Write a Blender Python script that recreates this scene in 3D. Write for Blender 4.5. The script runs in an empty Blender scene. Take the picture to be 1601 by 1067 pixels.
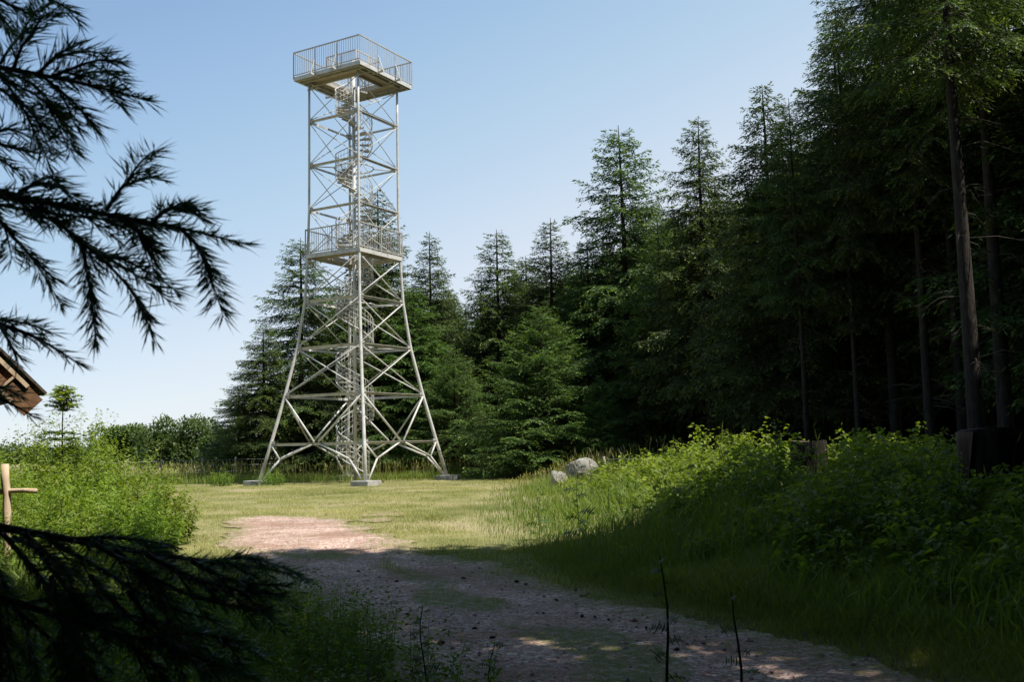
import bpy, math, random
import numpy as np
from mathutils import Vector, Matrix

# ---------------------------------------------------------------- camera, sky, sun, exposure
F_PX, W_PX, H_PX = 1556.0, 1601.0, 1067.0
PITCH, ROLL, EYE = math.radians(5.793), -0.02093, 1.6
scene = bpy.context.scene
cam_data = bpy.data.cameras.new("camera")
cam = bpy.data.objects.new("camera", cam_data)
scene.collection.objects.link(cam)
cam_data.sensor_width = 36.0
cam_data.lens = 36.0 * F_PX / W_PX
cam_data.clip_start = 0.05
cam_data.clip_end = 4000
FWD = Vector((0, math.cos(PITCH), math.sin(PITCH)))
U0 = Vector((0, -math.sin(PITCH), math.cos(PITCH)))
R0 = Vector((1, 0, 0))
RIGHT = math.cos(ROLL) * R0 + math.sin(ROLL) * U0
UP = math.cos(ROLL) * U0 - math.sin(ROLL) * R0
m = Matrix((RIGHT, UP, -FWD)).transposed().to_4x4()
m.translation = (0, 0, EYE)
cam.matrix_world = m
cam_data.dof.use_dof = True
cam_data.dof.focus_distance = 38
cam_data.dof.aperture_fstop = 10.0
scene.camera = cam

SUN_EL, SUN_AZ = math.radians(60), math.radians(-25)      # azimuth from +x, negative = towards the camera
world = bpy.data.worlds.new("World")
scene.world = world
world.use_nodes = True
nt = world.node_tree
nt.nodes.clear()
sky = nt.nodes.new('ShaderNodeTexSky')
sky.sky_type = 'NISHITA'
sky.sun_disc = False
sky.sun_elevation = SUN_EL
sky.sun_rotation = math.radians(90) - SUN_AZ
sky.altitude = 1200
sky.air_density = 1.0
sky.dust_density = .1
sky.ozone_density = 1.0
bg = nt.nodes.new('ShaderNodeBackground')
bg.inputs[1].default_value = 0.14
wo = nt.nodes.new('ShaderNodeOutputWorld')
# clear summer sky: Nishita for the light's colour, held down near the horizon by a gradient over elevation and azimuth
tcw = nt.nodes.new('ShaderNodeTexCoord')
sxyz = nt.nodes.new('ShaderNodeSeparateXYZ'); nt.links.new(tcw.outputs['Generated'], sxyz.inputs[0])
mx_ = nt.nodes.new('ShaderNodeMath'); mx_.operation = 'MULTIPLY_ADD'; mx_.inputs[1].default_value = -.35; mx_.inputs[2].default_value = -.1155
nt.links.new(sxyz.outputs[0], mx_.inputs[0])
ma_ = nt.nodes.new('ShaderNodeMath'); ma_.operation = 'ADD'; nt.links.new(mx_.outputs[0], ma_.inputs[0]); nt.links.new(sxyz.outputs[2], ma_.inputs[1])
cr_ = nt.nodes.new('ShaderNodeValToRGB'); el_ = cr_.color_ramp.elements; cr_.color_ramp.interpolation = 'B_SPLINE'
SKYC = [(0.0, (.70, .77, .83)), (.05, (.77, .82, .89)), (.135, (.58, .72, .87)), (.22, (.46, .645, .82)), (.30, (.385, .565, .79)), (.39, (.29, .465, .73)), (.6, (.22, .35, .55)), (1.0, (.19, .265, .38))]
el_[0].position, el_[0].color = SKYC[0][0], (*SKYC[0][1], 1); el_[1].position, el_[1].color = 1.0, (*SKYC[-1][1], 1)
for p_, c_ in SKYC[1:-1]:
    e_ = el_.new(p_); e_.color = (*c_, 1)
nt.links.new(ma_.outputs[0], cr_.inputs[0])
vm_ = nt.nodes.new('ShaderNodeVectorMath'); vm_.operation = 'SCALE'; vm_.inputs['Scale'].default_value = 4.71
nt.links.new(cr_.outputs[0], vm_.inputs[0])
mm_ = nt.nodes.new('ShaderNodeMix'); mm_.data_type = 'RGBA'; mm_.inputs[0].default_value = .1
nt.links.new(vm_.outputs[0], mm_.inputs[6]); nt.links.new(sky.outputs[0], mm_.inputs[7]); nt.links.new(mm_.outputs[2], bg.inputs[0])
nt.links.new(bg.outputs[0], wo.inputs[0])

sun_data = bpy.data.lights.new("sun", 'SUN')
sun_data.energy = 5.0
sun_data.angle = math.radians(0.53)
sun_data.color = (1.0, 0.96, 0.89)
sun = bpy.data.objects.new("sun", sun_data)
sd = Vector((math.cos(SUN_EL) * math.cos(SUN_AZ), math.cos(SUN_EL) * math.sin(SUN_AZ), math.sin(SUN_EL)))
sun.rotation_euler = sd.to_track_quat('Z', 'Y').to_euler()
sun.location = sd * 60
scene.collection.objects.link(sun)

scene.view_settings.view_transform = 'Standard'
scene.view_settings.look = 'None'
scene.view_settings.exposure = 0.6
scene.view_settings.gamma = 1.0
scene.cycles.max_bounces = 6
scene.cycles.diffuse_bounces = 3
scene.cycles.transmission_bounces = 4
scene.cycles.transparent_max_bounces = 4
scene.cycles.sample_clamp_indirect = 6
scene.cycles.use_adaptive_sampling = True

# ---------------------------------------------------------------- helpers
COL = scene.collection

def ray(px, py):
    return (FWD + RIGHT * ((px - W_PX / 2) / F_PX) - UP * ((py - H_PX / 2) / F_PX))

def at(px, py, depth):
    r = ray(px, py)
    return Vector((0, 0, EYE)) + r * (depth / r.y)

def ground_pt(px, py, z=0.0):
    r = ray(px, py)
    t = (z - EYE) / r.z
    return Vector((0, 0, EYE)) + r * t

def smooth(t):
    t = np.clip(t, 0, 1)
    return t * t * (3 - 2 * t)

_G = np.random.default_rng(7).random((256, 256))
def vnoise(x, y, s=1.0):
    x = np.asarray(x, float) / s + 1000.3; y = np.asarray(y, float) / s + 1000.7
    xi = np.floor(x).astype(int); yi = np.floor(y).astype(int)
    fx = smooth(x - xi); fy = smooth(y - yi)
    a = _G[xi % 256, yi % 256]; b = _G[(xi + 1) % 256, yi % 256]
    c = _G[xi % 256, (yi + 1) % 256]; d = _G[(xi + 1) % 256, (yi + 1) % 256]
    return (a * (1 - fx) + b * fx) * (1 - fy) + (c * (1 - fx) + d * fx) * fy

def fbm(x, y, s=1.0, o=4):
    v = 0; a = 0.5; t = 0
    for i in range(o):
        v = v + a * vnoise(np.asarray(x) + 17.1 * i, np.asarray(y) - 9.3 * i, s / 2 ** i); t += a; a *= .5
    return v / t

EDGE_Y = [-30, 2, 5.7, 7.8, 8.9, 10.5, 11.6, 14, 18, 22.6, 31.5, 44, 60, 90]
EDGE_X = [6, 3.6, 2.6, 2.26, 1.7, 1.0, .37, -.15, -1.0, -1.3, -1.1, .6, 3.5, 8]
def u_right(x, y):
    return np.asarray(x) - np.interp(y, EDGE_Y, EDGE_X)

LEFT_Y = [-30, 3, 5.5, 7, 8.5, 10.5, 12.9, 14.5, 16.8, 21, 24, 28, 33, 40, 48]
LEFT_X = [1.5, .3, -.6, -1.1, -1.7, -2.9, -4.2, -4.9, -5.7, -7.2, -9.0, -11.5, -14.5, -19, -24]
def u_left(x, y):                                       # > 0 left of the clearing and path
    return np.interp(y, LEFT_Y, LEFT_X) - np.asarray(x)

def height(x, y):
    x = np.asarray(x, float); y = np.asarray(y, float)
    u = u_right(x, y)
    far = 1 - smooth((y - 55) / 30)
    z = .78 * smooth((u - .2) / 5.6) * (.35 + .65 * far) * (1 - .30 * smooth((y - 19) / 10))
    z = z + (fbm(x, y, 1.9) - .5) * .35 * smooth((u - .6) / 2) * (1 - smooth((u - 12) / 6))
    z = z + .10 * smooth(u_left(x, y) / 3.0) * (1 - smooth((y - 35) / 20))
    z = z + (fbm(x, y, 3.1) - .5) * .10 * np.where(np.abs(u) < 30, 1, 1)
    z = z + (fbm(x, y, 60) - .5) * 1.2 * smooth((y - 75) / 120)
    return z

PATH_PX = [(345, 815), (400, 806), (480, 808), (545, 815), (590, 832), (640, 856), (700, 874), (780, 887), (850, 905), (950, 927),
           (1100, 965), (1250, 1000), (1400, 1038)]
PATH = [ground_pt(*p)[:2] for p in PATH_PX] + [(2.9, 5.2), (4.2, 1.5), (5.5, -4), (2.0, -5), (1.2, 1), (.5, 3.2), (-.55, 5.4)] + \
       [ground_pt(*p)[:2] for p in [(610, 1040), (555, 985), (500, 950), (450, 912), (395, 888), (345, 862), (330, 838)]]
PATH = np.array([tuple(p) for p in PATH])

def sdist(x, y, poly):                                  # signed distance, > 0 inside
    x = np.asarray(x, float); y = np.asarray(y, float)
    d = np.full(x.shape, 1e9); ins = np.zeros(x.shape, bool)
    n = len(poly)
    for i in range(n):
        ax, ay = poly[i]; bx, by = poly[(i + 1) % n]
        dx, dy = bx - ax, by - ay
        t = np.clip(((x - ax) * dx + (y - ay) * dy) / (dx * dx + dy * dy), 0, 1)
        d = np.minimum(d, np.hypot(x - ax - t * dx, y - ay - t * dy))
        c = ((ay > y) != (by > y)) & (x < (bx - ax) * (y - ay) / (by - ay + 1e-12) + ax)
        ins ^= c
    return np.where(ins, d, -d)

STRIP = np.array([tuple(ground_pt(*p)[:2]) for p in [(380, 862), (430, 868), (500, 874), (560, 882), (620, 895), (700, 930), (800, 965), (900, 1005), (1000, 1050)]] + [(1.6, 3.5), (3.2, -3)])
def strip_dist(x, y):
    d = np.full(np.asarray(x).shape, 1e9)
    for i in range(len(STRIP) - 1):
        ax, ay = STRIP[i]; bx, by = STRIP[i + 1]
        dx, dy = bx - ax, by - ay
        t = np.clip(((x - ax) * dx + (y - ay) * dy) / (dx * dx + dy * dy), 0, 1)
        d = np.minimum(d, np.hypot(x - ax - t * dx, y - ay - t * dy))
    return d

PATCH = ground_pt(605, 811)
def path_mask(x, y):                                    # > 0 gravel
    s = np.minimum(sdist(x, y, PATH), 1.2)
    e = .25 - np.hypot((x - PATCH.x) / .9, (y - PATCH.y) / 1.6) * .40
    s = s + (fbm(x, y, 1.6) - .5) * 1.1 * (.75 + .25 * smooth((y - 8) / 8)) + (fbm(x + 40, y, .45) - .5) * .6 - .12 * smooth((y - 14) / 6)
    return np.maximum(s, e + (fbm(x, y, .9) - .5) * .9)

def green_strip(x, y):                                  # 0..1 moss and short grass between the wheel tracks
    return smooth((.42 + (fbm(x + 5, y, .9) - .5) * 1.3 - strip_dist(x, y)) / .3)

def mesh_np(name, V, faces, mats, mat_idx=None, attr=None, smooth_shade=False):
    me = bpy.data.meshes.new(name)
    V = np.ascontiguousarray(V, dtype=np.float32)
    me.vertices.add(len(V)); me.vertices.foreach_set('co', V.ravel())
    loops = []; starts = []; tot = 0; 
    for f in faces:
        f = np.asarray(f, dtype=np.int32)
        if len(f) == 0: continue
        k = f.shape[1]
        starts.append(tot + np.arange(len(f), dtype=np.int32) * k)
        loops.append(f.ravel()); tot += f.size
    loops = np.concatenate(loops); starts = np.concatenate(starts)
    me.loops.add(len(loops)); me.loops.foreach_set('vertex_index', loops)
    me.polygons.add(len(starts)); me.polygons.foreach_set('loop_start', starts)
    if mat_idx is not None: me.polygons.foreach_set('material_index', np.asarray(mat_idx, dtype=np.int32))
    me.polygons.foreach_set('use_smooth', np.full(len(starts), smooth_shade))
    me.update(calc_edges=True)
    if attr is not None:
        a = me.attributes.new('v', 'FLOAT', 'POINT'); a.data.foreach_set('value', np.ascontiguousarray(attr, dtype=np.float32))
    for mt in (mats if isinstance(mats, (list, tuple)) else [mats]): me.materials.append(mt)
    return me

class MB:
    def __init__(s): s.v = []; s.f = []
    def add(s, V, Fs):
        o = len(s.v); s.v += [tuple(p) for p in V]; s.f += [tuple(i + o for i in f) for f in Fs]; return s
    def tube(s, a, b, r, r2=None, n=8, caps=True):
        a = Vector(a); b = Vector(b); r2 = r if r2 is None else r2
        d = (b - a).normalized(); t = Vector((0, 0, 1)) if abs(d.z) < .95 else Vector((1, 0, 0))
        x = d.cross(t).normalized(); y = d.cross(x)
        V = []
        for (c, rr) in ((a, r), (b, r2)):
            for k in range(n):
                w = 2 * math.pi * (k + .5) / n; V.append(c + x * math.cos(w) * rr + y * math.sin(w) * rr)
        Fs = [(k, (k + 1) % n, n + (k + 1) % n, n + k) for k in range(n)]
        if caps: Fs += [tuple(range(n))[::-1], tuple(range(n, 2 * n))]
        return s.add(V, Fs)
    def path(s, pts, rad, n=8):
        pts = [Vector(p) for p in pts]; V = []; Fs = []
        rad = rad if isinstance(rad, (list, tuple, np.ndarray)) else [rad] * len(pts)
        px = None
        for i, p in enumerate(pts):
            d = (pts[min(i + 1, len(pts) - 1)] - pts[max(i - 1, 0)]).normalized()
            if px is None: px = d.cross(Vector((0, 0, 1)) if abs(d.z) < .95 else Vector((1, 0, 0))).normalized()
            px = (px - d * px.dot(d)).normalized(); py = d.cross(px)
            for k in range(n):
                w = 2 * math.pi * k / n; V.append(p + (px * math.cos(w) + py * math.sin(w)) * rad[i])
            if i:
                o = (i - 1) * n
                Fs += [(o + k, o + (k + 1) % n, o + n + (k + 1) % n, o + n + k) for k in range(n)]
        o = (len(pts) - 1) * n
        Fs += [tuple(range(n))[::-1], tuple(range(o, o + n))]
        return s.add(V, Fs)
    def box(s, c, ex, ey, ez):                            # centre and three half-extent vectors
        c = Vector(c); ex = Vector(ex); ey = Vector(ey); ez = Vector(ez); V = []
        for k in (-1, 1):
            for j in (-1, 1):
                for i in (-1, 1): V.append(c + ex * i + ey * j + ez * k)
        return s.add(V, [(0, 2, 3, 1), (4, 5, 7, 6), (0, 1, 5, 4), (2, 6, 7, 3), (0, 4, 6, 2), (1, 3, 7, 5)])
    def bar(s, a, b, w, h, up=(0, 0, 1)):                 # rectangular bar
        a = Vector(a); b = Vector(b); d = (b - a); L = d.length; d.normalize()
        x = d.cross(Vector(up)).normalized(); y = x.cross(d).normalized()
        return s.box((a + b) / 2, d * L / 2, x * w / 2, y * h / 2)
    def angle(s, a, b, w, t, up=(0, 0, 1), flip=1):       # L section
        a = Vector(a); b = Vector(b); d = (b - a); L = d.length; d.normalize()
        x = d.cross(Vector(up)).normalized() * flip; y = x.cross(d).normalized()
        if y.z < 0: y = -y
        s.box((a + b) / 2 + y * t / 2, d * L / 2, x * w / 2, y * t / 2)
        return s.box((a + b) / 2 - x * (w / 2 - t / 2) - y * w / 2, d * L / 2, x * t / 2, y * (w / 2 - .0005))
    def build(s, name, mat, parent=None, smooth_shade=False, bevel=0, loc=None):
        me = bpy.data.meshes.new(name); me.from_pydata(s.v, [], s.f); me.materials.append(mat)
        if smooth_shade: me.polygons.foreach_set('use_smooth', [True] * len(me.polygons))
        o = bpy.data.objects.new(name, me); COL.objects.link(o)
        if parent: o.parent = parent
        if loc is not None: o.location = loc
        if bevel:
            b = o.modifiers.new('bevel', 'BEVEL'); b.width = bevel; b.segments = 2; b.limit_method = 'ANGLE'
        return o

def link(name, me, parent=None, loc=None):
    o = bpy.data.objects.new(name, me); COL.objects.link(o)
    if parent: o.parent = parent
    if loc is not None: o.location = loc
    return o

def tag(o, label=None, cat=None, group=None, kind=None):
    if label: o['label'] = label
    if cat: o['category'] = cat
    if group: o['group'] = group
    if kind: o['kind'] = kind
    return o

def empty(name, loc, label, cat, group=None, rz=0):
    o = bpy.data.objects.new(name, None); COL.objects.link(o); o.location = loc; o.rotation_euler = (0, 0, rz)
    o.empty_display_size = .3
    return tag(o, label, cat, group)

# ---------------------------------------------------------------- materials
def new_mat(name):
    mt = bpy.data.materials.new(name); mt.use_nodes = True
    return mt, mt.node_tree.nodes, mt.node_tree.links

def ramp(N, stops):
    r = N.new('ShaderNodeValToRGB'); e = r.color_ramp.elements
    while len(e) > 1: e.remove(e[-1])
    e[0].position, e[0].color = stops[0][0], (*stops[0][1], 1)
    for p, c in stops[1:]:
        q = e.new(p); q.color = (*c, 1)
    return r

def leaf_mat(name, stops, trans=.35, rough=.55, vary=.25, tcol=1.25, spec=.3):
    """colour from the mesh attribute v (0 old growth .. 1 fresh tips), a little per object and per place"""
    mt, N, L = new_mat(name)
    N.clear()
    out = N.new('ShaderNodeOutputMaterial')
    a = N.new('ShaderNodeAttribute'); a.attribute_name = 'v'
    r = ramp(N, stops); L.new(a.outputs['Fac'], r.inputs[0])
    oi = N.new('ShaderNodeObjectInfo')
    tc = N.new('ShaderNodeTexCoord'); no = N.new('ShaderNodeTexNoise'); no.inputs['Scale'].default_value = .8
    L.new(tc.outputs['Object'], no.inputs['Vector'])
    ad = N.new('ShaderNodeMath'); ad.operation = 'ADD'; L.new(oi.outputs['Random'], ad.inputs[0]); L.new(no.outputs[0], ad.inputs[1])
    mr = N.new('ShaderNodeMapRange'); mr.inputs[1].default_value = .3; mr.inputs[2].default_value = 1.5
    mr.inputs[3].default_value = 1 - vary; mr.inputs[4].default_value = 1 + vary; L.new(ad.outputs[0], mr.inputs[0])
    hs = N.new('ShaderNodeHueSaturation'); L.new(r.outputs[0], hs.inputs['Color']); L.new(mr.outputs[0], hs.inputs['Value'])
    mr2 = N.new('ShaderNodeMapRange'); mr2.inputs[3].default_value = .485; mr2.inputs[4].default_value = .515
    L.new(oi.outputs['Random'], mr2.inputs[0]); L.new(mr2.outputs[0], hs.inputs['Hue'])
    p = N.new('ShaderNodeBsdfPrincipled'); L.new(hs.outputs[0], p.inputs['Base Color'])
    p.inputs['Roughness'].default_value = rough; p.inputs['Specular IOR Level'].default_value = spec
    if trans > 0:
        t = N.new('ShaderNodeBsdfTranslucent')
        mx = N.new('ShaderNodeMix'); mx.data_type = 'RGBA'; mx.blend_type = 'MULTIPLY'; mx.inputs[0].default_value = 1
        L.new(hs.outputs[0], mx.inputs[6]); mx.inputs[7].default_value = (tcol * 1.1, tcol * 1.15, tcol * .35, 1)
        L.new(mx.outputs[2], t.inputs[0])
        ms = N.new('ShaderNodeMixShader'); ms.inputs[0].default_value = trans
        L.new(p.outputs[0], ms.inputs[1]); L.new(t.outputs[0], ms.inputs[2]); L.new(ms.outputs[0], out.inputs[0])
    else: L.new(p.outputs[0], out.inputs[0])
    return mt

def noise_mat(name, stops, scale=8, detail=6, rough=.8, bump=.3, bscale=None, stretch=(1, 1, 1), metal=0, coord='Object', dist=.02):
    mt, N, L = new_mat(name)
    p = N['Principled BSDF']; p.inputs['Roughness'].default_value = rough; p.inputs['Metallic'].default_value = metal
    p.inputs['Specular IOR Level'].default_value = .3
    tc = N.new('ShaderNodeTexCoord'); mp = N.new('ShaderNodeMapping'); mp.inputs['Scale'].default_value = stretch
    L.new(tc.outputs[coord], mp.inputs[0])
    no = N.new('ShaderNodeTexNoise'); no.inputs['Scale'].default_value = scale; no.inputs['Detail'].default_value = detail
    no.inputs['Roughness'].default_value = .65
    L.new(mp.outputs[0], no.inputs['Vector'])
    r = ramp(N, stops); L.new(no.outputs[0], r.inputs[0]); L.new(r.outputs[0], p.inputs['Base Color'])
    if bump:
        b = N.new('ShaderNodeBump'); b.inputs['Strength'].default_value = bump; b.inputs['Distance'].default_value = dist
        n2 = N.new('ShaderNodeTexNoise'); n2.inputs['Scale'].default_value = bscale or scale * 2; n2.inputs['Detail'].default_value = 5
        L.new(mp.outputs[0], n2.inputs['Vector']); L.new(n2.outputs[0], b.inputs['Height']); L.new(b.outputs[0], p.inputs['Normal'])
    return mt

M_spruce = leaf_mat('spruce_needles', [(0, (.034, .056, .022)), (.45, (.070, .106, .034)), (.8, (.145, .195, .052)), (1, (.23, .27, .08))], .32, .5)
M_spruce_light = leaf_mat('young_spruce_needles', [(0, (.04, .075, .022)), (.45, (.085, .14, .036)), (.8, (.16, .23, .055)), (1, (.24, .31, .08))], .32, .55)
M_fir = leaf_mat('fir_needles', [(0, (.045, .10, .075)), (1, (.10, .20, .13))], .35, .45)
M_broad = leaf_mat('broad_leaves', [(0, (.04, .07, .024)), (.5, (.085, .13, .04)), (1, (.16, .21, .065))], .35, .5)
M_shrub = leaf_mat('shrub_leaves', [(0, (.08, .14, .025)), (.5, (.16, .24, .035)), (1, (.28, .34, .06))], .45, .5)
M_bramble = leaf_mat('bramble_leaves', [(0, (.06, .11, .022)), (.5, (.13, .205, .034)), (1, (.26, .33, .05))], .47, .5)
M_grass = leaf_mat('grass_blades', [(0, (.10, .145, .030)), (.45, (.18, .235, .048)), (.75, (.31, .32, .10)), (1, (.46, .38, .22))], .4, .6, .2)
M_lawn = leaf_mat('short_grass_blades', [(0, (.19, .21, .065)), (.45, (.33, .335, .12)), (.75, (.45, .42, .19)), (1, (.58, .48, .30))], .3, .7, .15)
M_thistle = leaf_mat('thistle_leaves', [(0, (.03, .07, .02)), (1, (.09, .15, .04))], .3, .5)
M_bark = noise_mat('spruce_bark', [(.3, (.015, .011, .008)), (.55, (.036, .028, .022)), (.75, (.07, .06, .05))], 9, 8, .9, .8, 22, (1, 1, .25), dist=.03)
M_twig = noise_mat('twig_bark', [(.3, (.05, .035, .025)), (.7, (.12, .09, .065))], 20, 4, .9, 0)
M_dead = noise_mat('dead_twigs', [(.3, (.06, .045, .034)), (.7, (.15, .12, .095))], 20, 4, .9, 0)
M_steel = noise_mat('painted_steel', [(.28, (.22, .17, .12)), (.36, (.40, .385, .35)), (.52, (.52, .51, .475)), (.75, (.62, .61, .575))], 3.5, 10, .5, .08, 40, dist=.004)
M_steel_dark = noise_mat('grey_steel', [(.3, (.30, .29, .26)), (.7, (.45, .43, .38))], 4, 6, .5, .08, 40, dist=.004)
M_deck = noise_mat('deck_boards', [(.3, (.34, .26, .17)), (.7, (.52, .42, .29))], 3, 6, .8, .3, 30, (1, 8, 1))
M_concrete = noise_mat('concrete', [(.3, (.13, .13, .10)), (.45, (.30, .29, .27)), (.6, (.40, .39, .37)), (.8, (.48, .47, .44))], 4, 12, .9, .4, 40)
M_rock = noise_mat('boulder_stone', [(.3, (.09, .09, .06)), (.5, (.24, .23, .20)), (.75, (.38, .36, .33))], 4, 10, .9, .8, 9, dist=.06)
M_stump = noise_mat('stump_bark', [(.3, (.006, .005, .004)), (.5, (.015, .012, .008)), (.75, (.035, .03, .018))], 7, 8, .95, 1, 16, (1, 1, .3), dist=.05)  # bark kept near black, shade on the small stump put into its colour
M_cut = noise_mat('cut_wood', [(.3, (.03, .024, .016)), (.7, (.09, .07, .045))], 6, 8, .9, .5, 20)
M_barewood = noise_mat('bare_wood', [(.3, (.05, .028, .018)), (.6, (.13, .08, .055)), (.8, (.24, .17, .13))], 9, 8, .9, .5, 16, (1, 1, .2))
M_shingle = noise_mat('roof_shingles', [(.3, (.05, .04, .032)), (.7, (.13, .10, .075))], 6, 6, .85, .5, 20)
M_roofwood = noise_mat('roof_timber', [(.3, (.10, .05, .025)), (.6, (.20, .105, .05)), (.8, (.32, .18, .09))], 5, 6, .7, .3, 12, (1, 6, 1))
M_peeled = noise_mat('peeled_log', [(.3, (.40, .28, .17)), (.6, (.60, .47, .32)), (.8, (.70, .58, .42))], 7, 8, .75, .3, 18, (1, 1, .3))
M_wire = noise_mat('fence_wire', [(.3, (.25, .25, .25)), (.7, (.4, .4, .4))], 10, 2, .4, 0, metal=.6)
M_post = noise_mat('weathered_post', [(.3, (.16, .14, .11)), (.7, (.32, .29, .24))], 9, 6, .9, .4, 18, (1, 1, .2))
M_cone = noise_mat('cone_scales', [(.3, (.04, .025, .018)), (.7, (.12, .08, .05))], 40, 3, .9, .3)
M_pebble = noise_mat('pebbles', [(.3, (.20, .13, .12)), (.5, (.38, .27, .25)), (.75, (.55, .44, .42))], 3, 4, .85, 0, coord='Generated')

def ground_material():
    mt, N, L = new_mat('ground_soil_and_grass')
    p = N['Principled BSDF']; p.inputs['Roughness'].default_value = .95; p.inputs['Specular IOR Level'].default_value = .1
    tc = N.new('ShaderNodeTexCoord')
    def noi(scale, det=6):
        n = N.new('ShaderNodeTexNoise'); n.inputs['Scale'].default_value = scale; n.inputs['Detail'].default_value = det
        L.new(tc.outputs['Object'], n.inputs['Vector']); return n
    n1 = noi(.35); n2 = noi(6, 8)
    g = ramp(N, [(.3, (.13, .14, .045)), (.5, (.24, .22, .095)), (.7, (.34, .28, .17))]); L.new(n1.outputs[0], g.inputs[0])
    d = ramp(N, [(.35, (.05, .038, .028)), (.7, (.13, .10, .075))]); L.new(n2.outputs[0], d.inputs[0])
    a = N.new('ShaderNodeAttribute'); a.attribute_name = 'v'
    ad = N.new('ShaderNodeMath'); ad.operation = 'ADD'; L.new(a.outputs['Fac'], ad.inputs[0])
    mm = N.new('ShaderNodeMapRange'); mm.inputs[1].default_value = .3; mm.inputs[2].default_value = .7; mm.inputs[3].default_value = -.35; mm.inputs[4].default_value = .35
    L.new(n2.outputs[0], mm.inputs[0]); L.new(mm.outputs[0], ad.inputs[1]); ad.use_clamp = True
    mx = N.new('ShaderNodeMix'); mx.data_type = 'RGBA'; L.new(ad.outputs[0], mx.inputs[0]); L.new(g.outputs[0], mx.inputs[6]); L.new(d.outputs[0], mx.inputs[7])
    L.new(mx.outputs[2], p.inputs['Base Color'])
    b = N.new('ShaderNodeBump'); b.inputs['Strength'].default_value = .7; b.inputs['Distance'].default_value = .03
    n3 = noi(14, 8); L.new(n3.outputs[0], b.inputs['Height']); L.new(b.outputs[0], p.inputs['Normal'])
    return mt

def gravel_material():
    mt, N, L = new_mat('pinkish_gravel')
    p = N['Principled BSDF']; p.inputs['Roughness'].default_value = .9; p.inputs['Specular IOR Level'].default_value = .2
    tc = N.new('ShaderNodeTexCoord')
    vo = N.new('ShaderNodeTexVoronoi'); vo.inputs['Scale'].default_value = 38; L.new(tc.outputs['Object'], vo.inputs['Vector'])
    v2 = N.new('ShaderNodeTexVoronoi'); v2.inputs['Scale'].default_value = 90; L.new(tc.outputs['Object'], v2.inputs['Vector'])
    sp = N.new('ShaderNodeSeparateColor'); L.new(vo.outputs['Color'], sp.inputs[0])
    r = ramp(N, [(0, (.22, .13, .10)), (.35, (.40, .26, .205)), (.7, (.53, .365, .30)), (.92, (.64, .50, .43)), (1, (.70, .60, .54))])
    L.new(sp.outputs[0], r.inputs[0])
    n = N.new('ShaderNodeTexNoise'); n.inputs['Scale'].default_value = 1.2; n.inputs['Detail'].default_value = 8; L.new(tc.outputs['Object'], n.inputs['Vector'])
    mr = N.new('ShaderNodeMapRange'); mr.inputs[1].default_value = .3; mr.inputs[2].default_value = .7; mr.inputs[3].default_value = .72; mr.inputs[4].default_value = 1.18
    L.new(n.outputs[0], mr.inputs[0])
    hs = N.new('ShaderNodeHueSaturation'); L.new(r.outputs[0], hs.inputs['Color']); L.new(mr.outputs[0], hs.inputs['Value'])
    a = N.new('ShaderNodeAttribute'); a.attribute_name = 'v'
    n2 = N.new('ShaderNodeTexNoise'); n2.inputs['Scale'].default_value = 9; n2.inputs['Detail'].default_value = 8; L.new(tc.outputs['Object'], n2.inputs['Vector'])
    m2 = N.new('ShaderNodeMapRange'); m2.inputs[1].default_value = .35; m2.inputs[2].default_value = .65; m2.inputs[3].default_value = -.5; m2.inputs[4].default_value = .4
    L.new(n2.outputs[0], m2.inputs[0])
    ad = N.new('ShaderNodeMath'); ad.use_clamp = True; L.new(a.outputs['Fac'], ad.inputs[0]); L.new(m2.outputs[0], ad.inputs[1])
    n4 = N.new('ShaderNodeTexNoise'); n4.inputs['Scale'].default_value = .55; n4.inputs['Detail'].default_value = 10; n4.inputs['Roughness'].default_value = .7; L.new(tc.outputs['Object'], n4.inputs['Vector'])
    m4 = N.new('ShaderNodeMapRange'); m4.inputs[1].default_value = .47; m4.inputs[2].default_value = .62; m4.inputs[3].default_value = 0; m4.inputs[4].default_value = .75; L.new(n4.outputs[0], m4.inputs[0])
    ms = N.new('ShaderNodeMix'); ms.data_type = 'RGBA'; L.new(m4.outputs[0], ms.inputs[0]); L.new(hs.outputs[0], ms.inputs[6]); ms.inputs[7].default_value = (.25, .14, .095, 1)
    mx = N.new('ShaderNodeMix'); mx.data_type = 'RGBA'; L.new(ad.outputs[0], mx.inputs[0]); L.new(ms.outputs[2], mx.inputs[6]); mx.inputs[7].default_value = (.17, .175, .06, 1)
    L.new(mx.outputs[2], p.inputs['Base Color'])
    b = N.new('ShaderNodeBump'); b.inputs['Strength'].default_value = .8; b.inputs['Distance'].default_value = .012
    L.new(vo.outputs['Distance'], b.inputs['Height'])
    b2 = N.new('ShaderNodeBump'); b2.inputs['Strength'].default_value = .5; b2.inputs['Distance'].default_value = .006
    L.new(v2.outputs['Distance'], b2.inputs['Height']); L.new(b.outputs[0], b2.inputs['Normal']); L.new(b2.outputs[0], p.inputs['Normal'])
    return mt
M_ground = ground_material(); M_gravel = gravel_material()

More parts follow.
